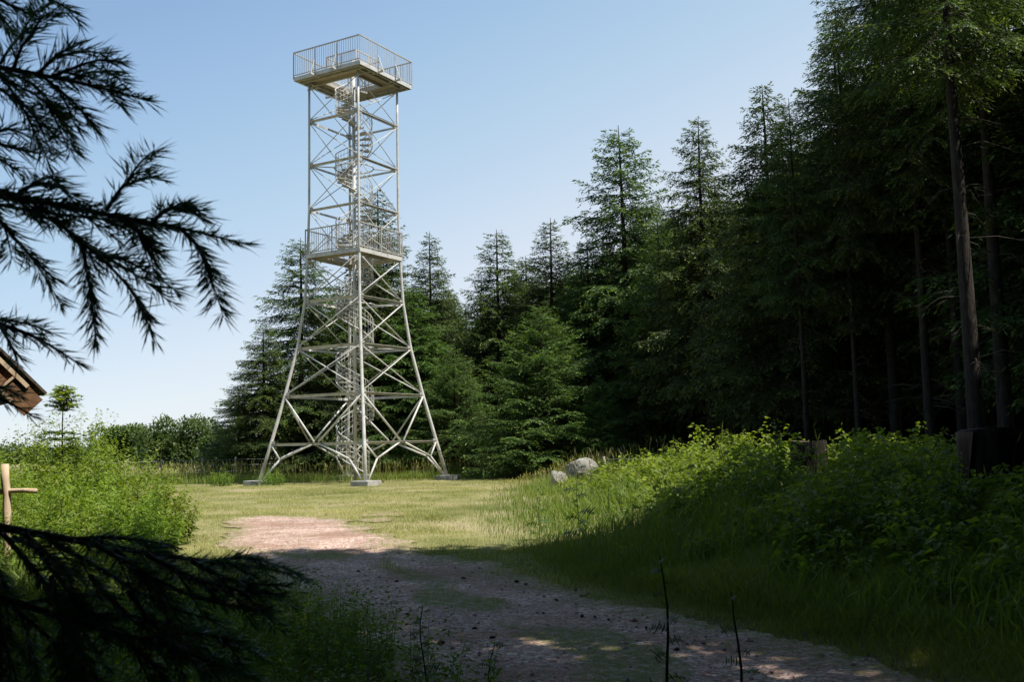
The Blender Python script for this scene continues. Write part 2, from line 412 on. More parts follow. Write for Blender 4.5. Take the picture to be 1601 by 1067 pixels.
# ---------------------------------------------------------------- ground and path
def axis(lo, hi, step, far, n):
    mid = np.arange(lo, hi + 1e-6, step)
    g = np.geomspace(step, far, n)
    return np.concatenate([lo - g[::-1], mid, hi + g])
gx = axis(-24, 24, .3, 1500, 28); gy = axis(-12, 62, .3, 2200, 28)
X, Y = np.meshgrid(gx, gy)
Z = height(X, Y)
V = np.stack([X, Y, Z], -1).reshape(-1, 3)
nx, ny = len(gx), len(gy)
i = (np.arange(ny - 1)[:, None] * nx + np.arange(nx - 1)[None]).ravel()
soil = np.maximum(smooth((u_right(X, Y) - 5) / 4), 0) * (1 - smooth((Y - 90) / 30))
soil = np.maximum(soil, smooth((Y - 47) / 5) * smooth((X + 18) / 4) * (1 - smooth((Y - 90) / 30)))
soil = np.maximum(soil, smooth((12 - Y) / 4) * .8)
o = link('ground', mesh_np('ground', V, [np.stack([i, i + 1, i + nx + 1, i + nx], 1)], M_ground, attr=soil.ravel(), smooth_shade=True))
tag(o, kind='structure')

S = .07
px_ = np.arange(-9.5, 6.5, S); py_ = np.arange(-4, 26, S)
PX, PY = np.meshgrid(px_, py_)
mask = path_mask(PX, PY)
keep = (mask[:-1, :-1] > 0) & (mask[1:, 1:] > 0)
ii = (np.arange(len(py_) - 1)[:, None] * len(px_) + np.arange(len(px_) - 1)[None])[keep]
w = len(px_)
q = np.stack([ii, ii + 1, ii + w + 1, ii + w], 1)
used, inv = np.unique(q, return_inverse=True)
def lerp_height(x, y):                                   # height of the ground mesh itself (bilinear on its 0.3 m grid)
    fx = (x + 24) / .3; fy = (y + 12) / .3
    x0 = np.floor(fx) * .3 - 24; y0 = np.floor(fy) * .3 - 12; tx = fx - np.floor(fx); ty = fy - np.floor(fy)
    return (height(x0, y0) * (1 - tx) + height(x0 + .3, y0) * tx) * (1 - ty) + (height(x0, y0 + .3) * (1 - tx) + height(x0 + .3, y0 + .3) * tx) * ty
fxx = PX.ravel()[used]; fyy = PY.ravel()[used]
zz = lerp_height(fxx, fyy) + .014 + np.random.default_rng(1).random(len(used)) * .005
zz = zz - .009 * smooth(1 - np.abs(strip_dist(fxx, fyy) - .85) / .3)
gs = np.clip(green_strip(fxx, fyy) * .85 + .75 * (1 - smooth(mask.ravel()[used] / .8)), 0, 1)
o = link('gravel_path', mesh_np('gravel_path', np.stack([fxx, fyy, zz], 1), [inv.reshape(-1, 4)], M_gravel, attr=gs, smooth_shade=True))
tag(o, kind='structure')

# ---------------------------------------------------------------- scattered small stuff
def in_view(x, y, margin=1.0):
    return (np.abs(x) < .535 * y + margin) & (y > 2.5)

def blades(n_try, region, dens, hfun, wid, seed, vfun, lean=.35, segs=2):
    """curved tapering grass blades rooted on the terrain; dens(x,y) = keep probability"""
    r = np.random.default_rng(seed)
    x = r.uniform(region[0], region[1], n_try); y = r.uniform(region[2], region[3], n_try)
    k = in_view(x, y) & (r.random(n_try) < dens(x, y)); x = x[k]; y = y[k]; n = len(x)
    z = height(x, y) - .01
    h = hfun(x, y) * r.uniform(.55, 1.15, n)
    a = r.uniform(0, 2 * math.pi, n); ln = r.uniform(.05, lean, n) * h * 1.6
    dx, dy = np.cos(a) * ln, np.sin(a) * ln
    f = r.uniform(0, 2 * math.pi, n); wx, wy = np.cos(f), np.sin(f)
    wv = wid * r.uniform(.6, 1.3, n) * np.clip(h / .2, .7, 1.8)
    P = []
    for t, ww in ((0, .8), (.5, 1.0)):
        cx = x + dx * t * t; cy = y + dy * t * t; cz = z + h * t * (1 - .1 * t)
        P.append(np.stack([cx - wx * wv * ww / 2, cy - wy * wv * ww / 2, cz], 1)); P.append(np.stack([cx + wx * wv * ww / 2, cy + wy * wv * ww / 2, cz], 1))
    P.append(np.stack([x + dx, y + dy, z + h * (.95 - .25 * r.random(n))], 1))
    V = np.stack(P, 1).reshape(-1, 3)
    b = np.arange(n) * 5
    v = np.repeat(vfun(x, y, r), 5)
    return V, np.stack([b, b + 1, b + 3, b + 2], 1), np.stack([b + 2, b + 3, b + 4], 1), v

def put_blades(name, args, mat, label):
    V, q, t, v = blades(*args)
    o = link(name, mesh_np(name, V, [q, t], mat, attr=v))
    tag(o, label, 'grass', kind='stuff'); return o

TREELINE_Y = 47
def lawn_zone(x, y):
    u = u_right(x, y); l = u_left(x, y)
    z = (1 - smooth((u + .3) / .9)) * (1 - smooth((l + .3) / .8)) * smooth((y - 5.5) / 2) * (1 - smooth((y - 43.5) / 2))
    pm = path_mask(x, y)
    return z * np.where(pm > .02, .03 + .5 * (1 - smooth(pm / .5)) + .6 * green_strip(x, y), 1) * (.35 + .65 * smooth((fbm(x + 9, y, 1.3) - .33) / .12))
put_blades('short_grass', (900000, (-22, 4, 4, 47), lambda x, y: lawn_zone(x, y) * (.35 + .65 * np.clip(16 / y, 0, 1)),
    lambda x, y: (.03 + .05 * fbm(x, y, 2.5)) * (1 + 1.8 * smooth((vnoise(x, y, .5) - .6) / .3) + .8 * smooth((fbm(x, y, 3) - .5) / .2)), .007, 3,
    lambda x, y, r: np.clip(-.25 + 1.3 * fbm(x, y, 2.2) + .35 * (fbm(x - 30, y, 9) - .4) + r.normal(0, .16, len(x)), 0, 1), .5), M_lawn, 'short yellow green grass covering the clearing around the tower')

def tall_zone(x, y):
    u = u_right(x, y); l = u_left(x, y)
    verge = smooth((u - .05) / .5) * (1 - smooth((u - 2.2) / 2.5) * .75 * (1 - smooth((y - 22) / 8))) * (1 - smooth((u - 6) / 4) * .8) * (1 - smooth((y - 50) / 6))
    meadow = smooth((l - .1) / .5) * smooth((y - 4) / 1)
    back = smooth((y - 43.5) / 1.5) * (1 - smooth((y - 56) / 3))
    z = np.maximum(np.maximum(verge, meadow), back)
    return z * smooth((.05 - path_mask(x, y)) / .45)
def tall_h(x, y):
    u = u_right(x, y); l = u_left(x, y)
    e = np.maximum(u, l)
    h = .12 + .42 * smooth(e / (1.7 + 1.6 * smooth((y - 13) / 5))) * (.25 + 1.5 * fbm(x, y, 1.3))
    h = np.where(y < 11, h * .8, h)
    return np.where(y > 43, .38 + .3 * fbm(x, y, 3), h)
def tall_v(x, y, r):
    u = u_right(x, y)
    return np.clip(.0 + .55 * fbm(x, y, 1.9) + r.normal(0, .13, len(x)) + .15 * smooth((y - 36) / 8), 0, 1)
put_blades('tall_grass', (420000, (-24, 12, 3.5, 56), lambda x, y: tall_zone(x, y) * np.clip(14 / y, .2, 1) * np.where(y > 40, 1.3, 1), tall_h, .009, 4, tall_v, .45), M_grass,
           'tall green grass on the verges beside the path and clearing')
def near_h(x, y):
    e = np.maximum(u_right(x, y), u_left(x, y))
    return (.05 + .22 * smooth((e + .15) / 1.1)) * (.5 + fbm(x, y, .8))
put_blades('path_edge_grass', (560000, (-8, 8.5, 3.2, 15), lambda x, y: np.clip(smooth((.38 - path_mask(x, y)) / .6) + .35 * green_strip(x, y) * (fbm(x, y, .5) > .48), 0, 1) * np.clip(9 / y, .4, 1), near_h, .0055, 14,
    lambda x, y, r: np.clip(.1 + .6 * fbm(x, y, 1.1) + r.normal(0, .16, len(x)), 0, 1), .6), M_grass, 'fine grass along both edges of the gravel path')
# seed heads: thin stalks with a feathery tip
def seed_heads(name, n_try, region, dens, hf, seed, label):
    r = np.random.default_rng(seed)
    x = r.uniform(region[0], region[1], n_try); y = r.uniform(region[2], region[3], n_try)
    k = in_view(x, y) & (r.random(n_try) < dens(x, y)); x, y = x[k], y[k]; n = len(x)
    z = height(x, y); h = hf(x, y) * r.uniform(.75, 1.25, n)
    a = r.uniform(0, 2 * math.pi, n); l = h * r.uniform(.05, .28, n)
    tx, ty = x + np.cos(a) * l, y + np.sin(a) * l
    f = r.uniform(0, 2 * math.pi, n); wx, wy = np.cos(f) * .0022, np.sin(f) * .0022
    s = np.clip(y / 18, 1, 2.2)
    hx, hy = np.cos(f) * .009 * s, np.sin(f) * .009 * s
    mx, my, mz = x + (tx - x) * .55, y + (ty - y) * .55, z + h * .78
    V = np.stack([np.stack([x - wx * s, y - wy * s, z], 1), np.stack([x + wx * s, y + wy * s, z], 1), np.stack([mx + wx * s, my + wy * s, mz], 1), np.stack([mx - wx * s, my - wy * s, mz], 1),
                  np.stack([mx, my, mz - .01], 1), np.stack([(mx * .4 + tx * .6) + hx, (my * .4 + ty * .6) + hy, z + h * .88], 1),
                  np.stack([tx, ty, z + h], 1), np.stack([(mx * .4 + tx * .6) - hx, (my * .4 + ty * .6) - hy, z + h * .88], 1)], 1).reshape(-1, 3)
    b = np.arange(n) * 8
    q = np.concatenate([np.stack([b, b + 1, b + 2, b + 3], 1), np.stack([b + 4, b + 5, b + 6, b + 7], 1)])
    o = link(name, mesh_np(name, V, [q], M_grass, attr=np.repeat(r.uniform(.45, 1, n), 8))); tag(o, label, 'grass', kind='stuff')
seed_heads('grass_seed_heads', 60000, (-24, 10, 10, 56), lambda x, y: tall_zone(x, y) * np.where(y > 34, .30, .10) * np.where(u_right(x, y) > 4, .2, 1),
           lambda x, y: tall_h(x, y) * 1.35 + .1, 11, 'brownish feathery seed heads above the tall grass')

# leafy stems: brambles, raspberries, nettles
def leafy(name, xy, hts, leaves, lsize, mat, seed, label=None, cat='plants', kind='stuff', arch=.35, aspect=.42, parent=None, droop=.3, base_t=.15, cluster=1, vmean=.4, stem_r=.004, z0=None, branchy=0):
    r = np.random.default_rng(seed)
    x, y = xy[:, 0], xy[:, 1]; n = len(x); z = height(x, y) if z0 is None else z0
    a = r.uniform(0, 2 * math.pi, n); off = hts * r.uniform(.03, arch, n)
    ex, ey = np.cos(a) * off, np.sin(a) * off
    def P(t, idx): return np.stack([x[idx] + ex[idx] * t ** 1.8, y[idx] + ey[idx] * t ** 1.8, z[idx] + hts[idx] * (t - .12 * t * t * (off[idx] / hts[idx] * 3))], 1)
    allv = []; quads = []; att = []; base = 0
    # stems
    T = np.linspace(0, 1, 4); idx = np.arange(n); f = r.uniform(0, 6.28, n); sx = np.stack([np.cos(f), np.sin(f), np.zeros(n)], 1) * stem_r
    rows = [np.stack([P(t, idx) - sx * (1.1 - t), P(t, idx) + sx * (1.1 - t)], 1) for t in T]
    SV = np.stack(rows, 1).reshape(-1, 3); allv.append(SV); b = np.arange(n) * 8
    for k in range(3): quads.append(np.stack([b + 2 * k, b + 2 * k + 1, b + 2 * k + 3, b + 2 * k + 2], 1))
    att.append(np.full(len(SV), .15)); base = len(SV)
    # leaves: two folded quads each
    m = int(n * leaves)
    idx = r.integers(0, n, m); t = base_t + (1 - base_t) * r.random(m) ** .8
    p0 = P(t, idx)
    if branchy:
        aa = r.uniform(0, 6.28, m); d_ = branchy * (1.05 - t) * r.random(m) * hts[idx]
        p0 = p0 + np.stack([np.cos(aa) * d_, np.sin(aa) * d_, d_ * .35], 1)
    la = r.uniform(0, 2 * math.pi, m); el = r.normal(.15, .35, m)
    D = np.stack([np.cos(la) * np.cos(el), np.sin(la) * np.cos(el), np.sin(el)], 1)
    sz = lsize * r.uniform(.55, 1.25, m) * (1.1 - .5 * t)
    pet = p0 + D * (sz * .5)[:, None]
    Sd = np.cross(D, [0, 0, 1.]); Sd /= np.linalg.norm(Sd, axis=1)[:, None] + 1e-9
    ro = r.normal(0, .5, m); Nn = np.cross(Sd, D); Sd2 = Sd * np.cos(ro)[:, None] + Nn * np.sin(ro)[:, None]; N2 = np.cross(Sd2, D)
    wd = sz * aspect
    tip = pet + D * sz[:, None] - np.array([0, 0, 1.]) * (sz * droop)[:, None]
    mid = pet + D * (sz * .5)[:, None] - N2 * (sz * .06)[:, None]
    lf = pet + D * (sz * .42)[:, None] + Sd2 * (wd / 2)[:, None] + N2 * (sz * .05)[:, None]
    rt = pet + D * (sz * .42)[:, None] - Sd2 * (wd / 2)[:, None] + N2 * (sz * .05)[:, None]
    LV = np.stack([pet, lf, tip, rt, mid], 1).reshape(-1, 3); allv.append(LV)
    b = base + np.arange(m) * 5
    quads.append(np.stack([b, b + 1, b + 2, b + 4], 1)); quads.append(np.stack([b, b + 4, b + 2, b + 3], 1))
    att.append(np.repeat(np.clip(vmean - .2 + .45 * t + r.normal(0, .14, m), 0, 1), 5))
    o = link(name, mesh_np(name, np.concatenate(allv), [np.concatenate(quads)], mat, attr=np.concatenate(att)), parent)
    if not parent: tag(o, label, cat, kind=kind)
    return o

def scatter(n, x0, x1, y0, y1, dens, seed, view=True):
    r = np.random.default_rng(seed); x = r.uniform(x0, x1, n); y = r.uniform(y0, y1, n)
    k = r.random(n) < dens(x, y)
    if view: k &= in_view(x, y, .6)
    return np.stack([x[k], y[k]], 1)

# brambles over the bank on the right
def bramble_d(x, y):
    u = u_right(x, y)
    return smooth((u - 1.0 - .9 * smooth((y - 14) / 6)) / 1.8) * (1 - .9 * smooth((u - 8.5) / 5)) * (1 - smooth((y - 26) / 8)) * (.25 + .75 * smooth((fbm(x, y, 2.2) - .3) / .3)) * np.clip(11 / y, .45, 1)
xy = scatter(15000, -1, 16, 4.5, 34, bramble_d, 21)
u = u_right(xy[:, 0], xy[:, 1])
hh = (.22 + .55 * smooth((u - .8) / 3.2)) * (.25 + 1.5 * fbm(xy[:, 0], xy[:, 1], 1.5)) * (1 - .25 * smooth((xy[:, 1] - 18) / 8)) * np.random.default_rng(2).uniform(.6, 1.15, len(xy))
pxx = 800.5 + 1556 * xy[:, 0] / xy[:, 1]
hh = np.where((np.abs(pxx - 1265) < 42) & (xy[:, 1] > 12.5) & (xy[:, 1] < 18), hh * .3, hh)
hh = np.where((np.abs(pxx - 1547) < 75) & (xy[:, 1] > 8.5) & (xy[:, 1] < 12.8), hh * .45, hh)
big = np.random.default_rng(41).random(len(xy)) < .35
leafy('raspberry_canes', xy[big], hh[big] * 1.18, 22, .17, M_bramble, 42, 'taller leafy canes with large pale green leaves rising from the bank', 'canes', arch=.5, aspect=.55, branchy=.14, vmean=.62, base_t=.3)
xy = xy[~big]; hh = hh[~big]
leafy('bramble_thicket', xy, hh, 26, .115, M_bramble, 22, 'dense leafy brambles covering the bank on the right', 'brambles', arch=.6, aspect=.6, branchy=.22, vmean=.45)
# undergrowth on the forest floor
xy = scatter(1500, 4, 34, 17, 60, lambda x, y: smooth((u_right(x, y) - 4) / 3) * (fbm(x, y, 4) > .5) * .8, 23)
leafy('forest_undergrowth', xy, np.random.default_rng(3).uniform(.25, .7, len(xy)), 14, .12, M_bramble, 24, 'low leafy undergrowth between the forest trunks', 'undergrowth', arch=.5, aspect=.5, branchy=.3, vmean=.2)
# weeds at the near left edge of the path
xy = scatter(9000, -9, 1.5, 3.0, 12.5, lambda x, y: smooth((u_left(x, y) - .05) / .8) * (.25 + .75 * fbm(x, y, 1.4)) * .6, 25)
leafy('dark_weeds', xy, np.random.default_rng(4).uniform(.15, .55, len(xy)), 14, .06, M_bramble, 26, 'low leafy weeds along the near left edge of the path', 'weeds', arch=.4, aspect=.5, branchy=.2, vmean=.25)
xy = scatter(2600, -3.2, 1.2, 3.4, 9.5, lambda x, y: smooth((u_left(x, y) + .7) / .5) * (1 - smooth((u_left(x, y) - 1.6) / 1.0)) * smooth((fbm(x, y, .7) - .38) / .15), 37)
leafy('near_weeds', xy, np.random.default_rng(8).uniform(.18, .62, len(xy)), 22, .055, M_bramble, 38, 'shaded leafy weeds leaning over the near left side of the gravel', 'weeds', arch=.35, aspect=.5, branchy=.12, vmean=.4, droop=.2)
# small weeds along the far left edge
xy = scatter(2500, -12, -3.5, 12, 26, lambda x, y: smooth((u_left(x, y) + .1) / .4) * (1 - smooth((u_left(x, y) - 1.8) / 1.0)) * smooth((fbm(x, y, 1.2) - .35) / .2), 27)
leafy('edge_weeds', xy, np.random.default_rng(5).uniform(.12, .5, len(xy)), 14, .06, M_shrub, 28, 'small yellow green weeds between the sunny bushes and the path', 'weeds', arch=.4, aspect=.45, branchy=.2)

# pebbles and cones on the path
def pebbles():
    r = np.random.default_rng(31); n = 9000
    x = r.uniform(-8, 5, n); y = r.uniform(4, 22, n); k = (path_mask(x, y) > .05) & in_view(x, y) & (r.random(n) < np.clip(9 / y, .3, 1)); x, y = x[k], y[k]; n = len(x)
    s = r.gamma(2.2, .0032, n) + .004
    base = np.array([(1, 0, 0), (0, 1, 0), (-1, 0, 0), (0, -1, 0), (0, 0, 1), (0, 0, -1)], float)
    B = base[None] * r.uniform(.6, 1.4, (n, 6, 1)); B[:, :, 2] *= .6
    a = r.uniform(0, 6.28, n); ca, sa = np.cos(a)[:, None], np.sin(a)[:, None]
    BX = B[:, :, 0] * ca - B[:, :, 1] * sa; BY = B[:, :, 0] * sa + B[:, :, 1] * ca
    P = np.stack([BX, BY, B[:, :, 2]], 2) * s[:, None, None] + np.stack([x, y, lerp_height(x, y) + .014 + s * .2], 1)[:, None]
    fs = np.array([(0, 1, 4), (1, 2, 4), (2, 3, 4), (3, 0, 4), (1, 0, 5), (2, 1, 5), (3, 2, 5), (0, 3, 5)])
    f = (np.arange(n)[:, None, None] * 6 + fs[None]).reshape(-1, 3)
    tag(link('pebbles', mesh_np('pebbles', P.reshape(-1, 3), [f], M_pebble)), 'small loose stones scattered over the gravel path', 'stones', kind='stuff')
pebbles()
cone_mb = MB(); cone_mb.path([(-.045, 0, 0), (-.03, 0, .002), (0, 0, .004), (.03, 0, .002), (.048, 0, 0)], [.008, .019, .022, .015, .004], 8)
cone0 = cone_mb.build('fir_cone', M_cone); rr = random.Random(4)
cones = [(870, 940), (808, 912), (822, 916), (910, 966), (952, 972), (1130, 942), (770, 1000), (637, 962), (620, 912), (725, 908), (1058, 1018), (850, 962), (930, 968), (560, 897), (392, 862), (1180, 972), (742, 985), (1010, 985), (690, 1008), (900, 925)]
for k, (a_, b_) in enumerate(cones):
    o = cone0 if k == 0 else cone0.copy()
    if k: COL.objects.link(o)
    p = ground_pt(a_, b_); o.location = (p.x, p.y, float(lerp_height(p.x, p.y)) + .022)
    o.rotation_euler = (rr.uniform(-.2, .2), rr.uniform(-.2, .2), rr.uniform(0, 6.28)); sc = rr.uniform(.45, .8); o.scale = (sc, sc, sc)
    tag(o, 'small dark fir cone lying on the gravel of the path', 'fir cone', 'fir cones dropped on the path')

# ---------------------------------------------------------------- observation tower
TC = Vector((-6.859, 43.2, 0)); PHI = math.radians(14.71)
TB = 0.0
tower = empty('observation_tower', TC, 'tall off-white steel lattice observation tower with spiral stair and two railed platforms', 'tower', rz=PHI)
TZ = [17.62, 15.867, 13.867, 11.874, 9.75, 7.847, 5.809, 3.748, 1.723, .2]
TR = [1.95, 1.95, 1.95, 1.955, 2.02, 2.133, 2.45, 2.97, 3.54, 3.99]
def rad_at(z): return float(np.interp(z, TZ[::-1], TR[::-1]))
def node(k, z, r=None):
    r = rad_at(z) if r is None else r; a = k * math.pi / 2
    return Vector((math.cos(a) * r, math.sin(a) * r, z))
for k in range(4):
    MB().path([node(k, z) for z in TZ], [.052, .052, .052, .055, .058, .062, .068, .072, .075, .077], 10).build('leg', M_steel, tower, True)
    c = node(k, 0); a = k * math.pi / 2 - PHI * 0
    ang = math.radians(45)
    bz = .2
    hx = Vector((math.cos(a + ang), math.sin(a + ang), 0)); hy = Vector((-hx.y, hx.x, 0))
    g = height((Matrix.Rotation(PHI, 3, 'Z') @ c + TC).x, (Matrix.Rotation(PHI, 3, 'Z') @ c + TC).y)
    lift = {0: .0, 1: .0, 2: .12, 3: .0}[k]
    cc = c * 1.02
    MB().box((cc.x, cc.y, (float(g) - .3 + bz + lift * 0) / 2), hx * .43, hy * .43, (0, 0, (bz - float(g) + .3) / 2)).build('foundation_block', M_concrete, tower, bevel=.015)
    MB().box((c.x, c.y, bz + .012), hx * .16, hy * .16, (0, 0, .012)).build('base_plate', M_steel_dark, tower)
for k in range(4):
    k2 = (k + 1) % 4
    nrm = (node(k, 5) + node(k2, 5)); nrm.z = 0; nrm.normalize()
    for i_, z in enumerate(TZ[1:9]):
        if i_ == 3: continue
        a, b = node(k, z), node(k2, z)
        s_ = .085 if i_ < 3 else .10
        mb = MB(); mb.angle(a, b, s_, .012, flip=1 if (a.cross(b)).z > 0 else -1)
        mb.build('horizontal_brace', M_steel, tower)
        dd = (b - a).normalized()
        for c_, sg_ in ((a, 1), (b, -1)):                  # gusset plates where the braces meet the leg
            gp = MB()
            gp.box(c_ + dd * sg_ * .13 + nrm * .012, dd * .10, Vector((0, 0, .10)), nrm * .005)
            for bx_ in (-.04, .04):
                for bz_ in (-.05, .05): gp.box(c_ + dd * (sg_ * .13 + bx_) + nrm * .024 + Vector((0, 0, bz_)), dd * .010, Vector((0, 0, .010)), nrm * .007)
            gp.build('gusset_plate', M_steel_dark, tower)
    for i_ in range(7):                                   # crossed diagonals
        z1, z0 = TZ[i_], TZ[i_ + 1]
        if i_ == 0: z1 = 17.5
        rd = .019 if i_ < 4 else .028
        MB().tube(node(k, z0 + .05), node(k2, z1 - .05), rd, n=6).build('diagonal_brace', M_steel, tower, True)
        A, Bq = node(k2, z0 + .05), node(k, z1 - .05)
        MB().tube(A + nrm * -.05, Bq + nrm * -.05, rd, n=6).build('diagonal_brace', M_steel, tower, True)
    mid = (node(k, TZ[8]) + node(k2, TZ[8])) / 2
    for e, kk in ((1, k), (-1, k2)):
        side = (node(k2, 0) - node(k, 0)).normalized() * e
        MB().tube(node(kk, TZ[7] - .05), mid + side * -.12 + Vector((0, 0, .05)), .042, n=8).build('diagonal_brace', M_steel, tower, True)
        other = k2 if kk == k else k
        foot = node(kk, .25); top = node(kk, TZ[8] - .05)
        K = node(kk, 1.05) + side * .78
        kb = MB(); kb.tube(mid - side * .2 - Vector((0, 0, .05)), K, .041, n=8); kb.tube(K, foot + side * .2, .041, n=8); kb.tube(K, top + side * .04, .038, n=8)
        kb.build('knee_brace', M_steel, tower, True)
# tie rings that hold the stair column to the legs
for z in (13.84, 5.78, 9.7 - 2.0):
    mb = MB(); pts = [(math.cos(w) * .86, math.sin(w) * .86, z) for w in np.linspace(0, 2 * math.pi, 33)]
    mb.path(pts, .03, 6)
    for k in range(4): mb.tube(node(k, z, .86), node(k, z), .025, n=6)
    mb.build('tie_ring', M_steel, tower, True)

def railing(mb, h, z0, zt, step=.125, r_=.011, post=.025, bottom=.06, npost=3):
    """square railing with half side h (sides parallel to the platform sides) in tower-local axes rotated 45 degrees"""
    cs = [node(k, z0, h * math.sqrt(2)) for k in range(4)]
    for k in range(4):
        a, b = cs[k], cs[(k + 1) % 4]; L = (b - a).length; n = int(round(L / step))
        up = Vector((0, 0, zt - z0))
        mb.bar(a + up, b + up, .05, .04); mb.bar(a + Vector((0, 0, bottom)), b + Vector((0, 0, bottom)), .03, .035)
        for j in range(1, n):
            p = a + (b - a) * j / n; mb.tube(p + Vector((0, 0, bottom)), p + up, r_, n=4, caps=False)
        for j in range(npost):
            p = a + (b - a) * j / npost; mb.bar(p - Vector((0, 0, .1)), p + up, post * 2, post * 2, up=(1, 0, 0))
    return cs

def square_ring(mb, ho, hi, z0, z1):
    for k in range(4):
        A, B_ = node(k, z0, ho * math.sqrt(2)), node((k + 1) % 4, z0, ho * math.sqrt(2))
        C_, D_ = node((k + 1) % 4, z0, hi * math.sqrt(2)), node(k, z0, hi * math.sqrt(2))
        up = Vector((0, 0, z1 - z0))
        mb.add([A, B_, C_, D_, A + up, B_ + up, C_ + up, D_ + up], [(0, 3, 2, 1), (4, 5, 6, 7), (0, 1, 5, 4), (2, 3, 7, 6)])
    return mb
# upper platform
up_ = empty('upper_platform', (0, 0, 0), None, None); up_.parent = tower
HS = 2.6 / math.sqrt(2)
mb = MB(); square_ring(mb, HS - .02, .86, 17.78, 17.84); mb.build('deck', M_deck, up_)
fas = MB()
for k in range(4):
    a, b = node(k, 17.745, 2.6), node(k + 1, 17.745, 2.6); fas.bar(a, b, .05, .17)
fas.build('fascia', M_steel, up_)
jo = MB()
for k in range(4):
    for off in (.9, HS - .38, HS - .1):
        a = node(k, 0, 1); b = node(k + 1, 0, 1); d = (b - a).normalized(); nn = (a + b).normalized()
        c0 = nn * off + Vector((0, 0, 17.705)); e_ = HS - .06 if k % 2 == 0 else off - .03
        jo.bar(c0 - d * e_, c0 + d * e_, .07, .14 if k % 2 else .15)
jo.build('floor_beam', M_steel_dark, up_)
rb = MB(); railing(rb, HS + .02, 17.84, 18.94); 
rb.build('railing', M_steel_dark, up_)
for k in range(4):
    a = node(k, 0, HS * math.sqrt(2)); b = node(k + 1, 0, HS * math.sqrt(2)); d = (b - a).normalized(); nn = (a + b).normalized()
    for t in (1 / 3, 2 / 3):
        p = a + (b - a) * t
        st = MB(); st.bar(p + nn * .32 + Vector((0, 0, 17.68)), p - nn * .3 + Vector((0, 0, 17.68)), .06, .07)
        st.tube(p + nn * .30 + Vector((0, 0, 17.71)), p + nn * .03 + Vector((0, 0, 18.45)), .018, n=6)
        st.build('railing_bracket', M_steel, up_)
ir = MB(); railing(ir, .84, 17.84, 18.85, npost=2); ir.build('stair_guard', M_steel, up_)
# middle platform
mp_ = empty('middle_platform', (0, 0, 0), None, None); mp_.parent = tower
HM = 2.1 / math.sqrt(2)
mb = MB(); square_ring(mb, HM - .02, .84, 9.86, 9.91); mb.build('deck', M_deck, mp_)
mb = MB()
for k in range(4): mb.bar(node(k, 9.80, 2.1), node(k + 1, 9.80, 2.1), .05, .17)
mb.build('fascia', M_steel, mp_)
mb = MB()
for k in range(4):
    a = node(k, 0, 1); b = node(k + 1, 0, 1); d = (b - a).normalized(); nn = (a + b).normalized()
    for off in (.88,):
        c0 = nn * off + Vector((0, 0, 9.79)); e_ = HM - .05 if k % 2 == 0 else off - .04; mb.bar(c0 - d * e_, c0 + d * e_, .06, .13)
mb.build('floor_beam', M_steel_dark, mp_)
mb = MB(); railing(mb, HM + .01, 9.91, 10.98, npost=2); mb.build('railing', M_steel_dark, mp_)
# spiral staircase
sp_ = empty('spiral_staircase', (0, 0, 0), None, None); sp_.parent = tower
MB().tube((0, 0, .1), (0, 0, 18.8), .075, n=16).build('central_column', M_steel, sp_, True)
RISE = .2; NST = int((17.84 - .25) / RISE); PER = 15.0; RS = .80
st = MB(); bal = MB(); rails = [[] for _ in range(5)]
A0 = math.radians(309)
for j in range(NST):
    z = .3 + j * RISE; a = A0 - j * 2 * math.pi / PER; da = math.pi / PER * 1.12
    p = [(math.cos(a - da) * .09, math.sin(a - da) * .09), (math.cos(a - da) * RS, math.sin(a - da) * RS), (math.cos(a + da) * RS, math.sin(a + da) * RS), (math.cos(a + da) * .09, math.sin(a + da) * .09)]
    st.add([(x, y, z) for x, y in p] + [(x, y, z + .035) for x, y in p], [(0, 3, 2, 1), (4, 5, 6, 7), (0, 1, 5, 4), (1, 2, 6, 5), (2, 3, 7, 6), (3, 0, 4, 7)])
    st.bar((math.cos(a - da) * .1, math.sin(a - da) * .1, z - .02), (math.cos(a - da) * RS, math.sin(a - da) * RS, z - .02), .01, .05)
    for h_ in (0, .5):
        aa = a - h_ * 2 * math.pi / PER; zb = z + h_ * RISE
        bal.tube((math.cos(aa) * (RS + .015), math.sin(aa) * (RS + .015), zb - .06), (math.cos(aa) * (RS + .015), math.sin(aa) * (RS + .015), zb + 1.0), .010, n=4, caps=False)
        for q_, hh_ in enumerate((1.0, .78, .56, .34, .0)): rails[q_].append((math.cos(aa) * (RS + .015), math.sin(aa) * (RS + .015), zb + hh_))
st.build('steps', M_steel_dark, sp_)
for q_, rl in enumerate(rails): bal.path(rl, .022 if q_ == 0 else (.025 if q_ == 4 else .010), 5)
bal.build('stair_railing', M_steel, sp_)

# ---------------------------------------------------------------- trees
def kites(P, D, N, L, Wd, v):
    """flat leaf-like sprays: base P, direction D, normal N, length L, width Wd"""
    S = np.cross(D, N); S /= np.linalg.norm(S, axis=1)[:, None] + 1e-9
    a = P; c = P + D * L[:, None]; m_ = P + D * (L * .45)[:, None]
    V = np.stack([a, m_ + S * (Wd / 2)[:, None], c, m_ - S * (Wd / 2)[:, None]], 1).reshape(-1, 3)
    return V, np.repeat(v, 4)

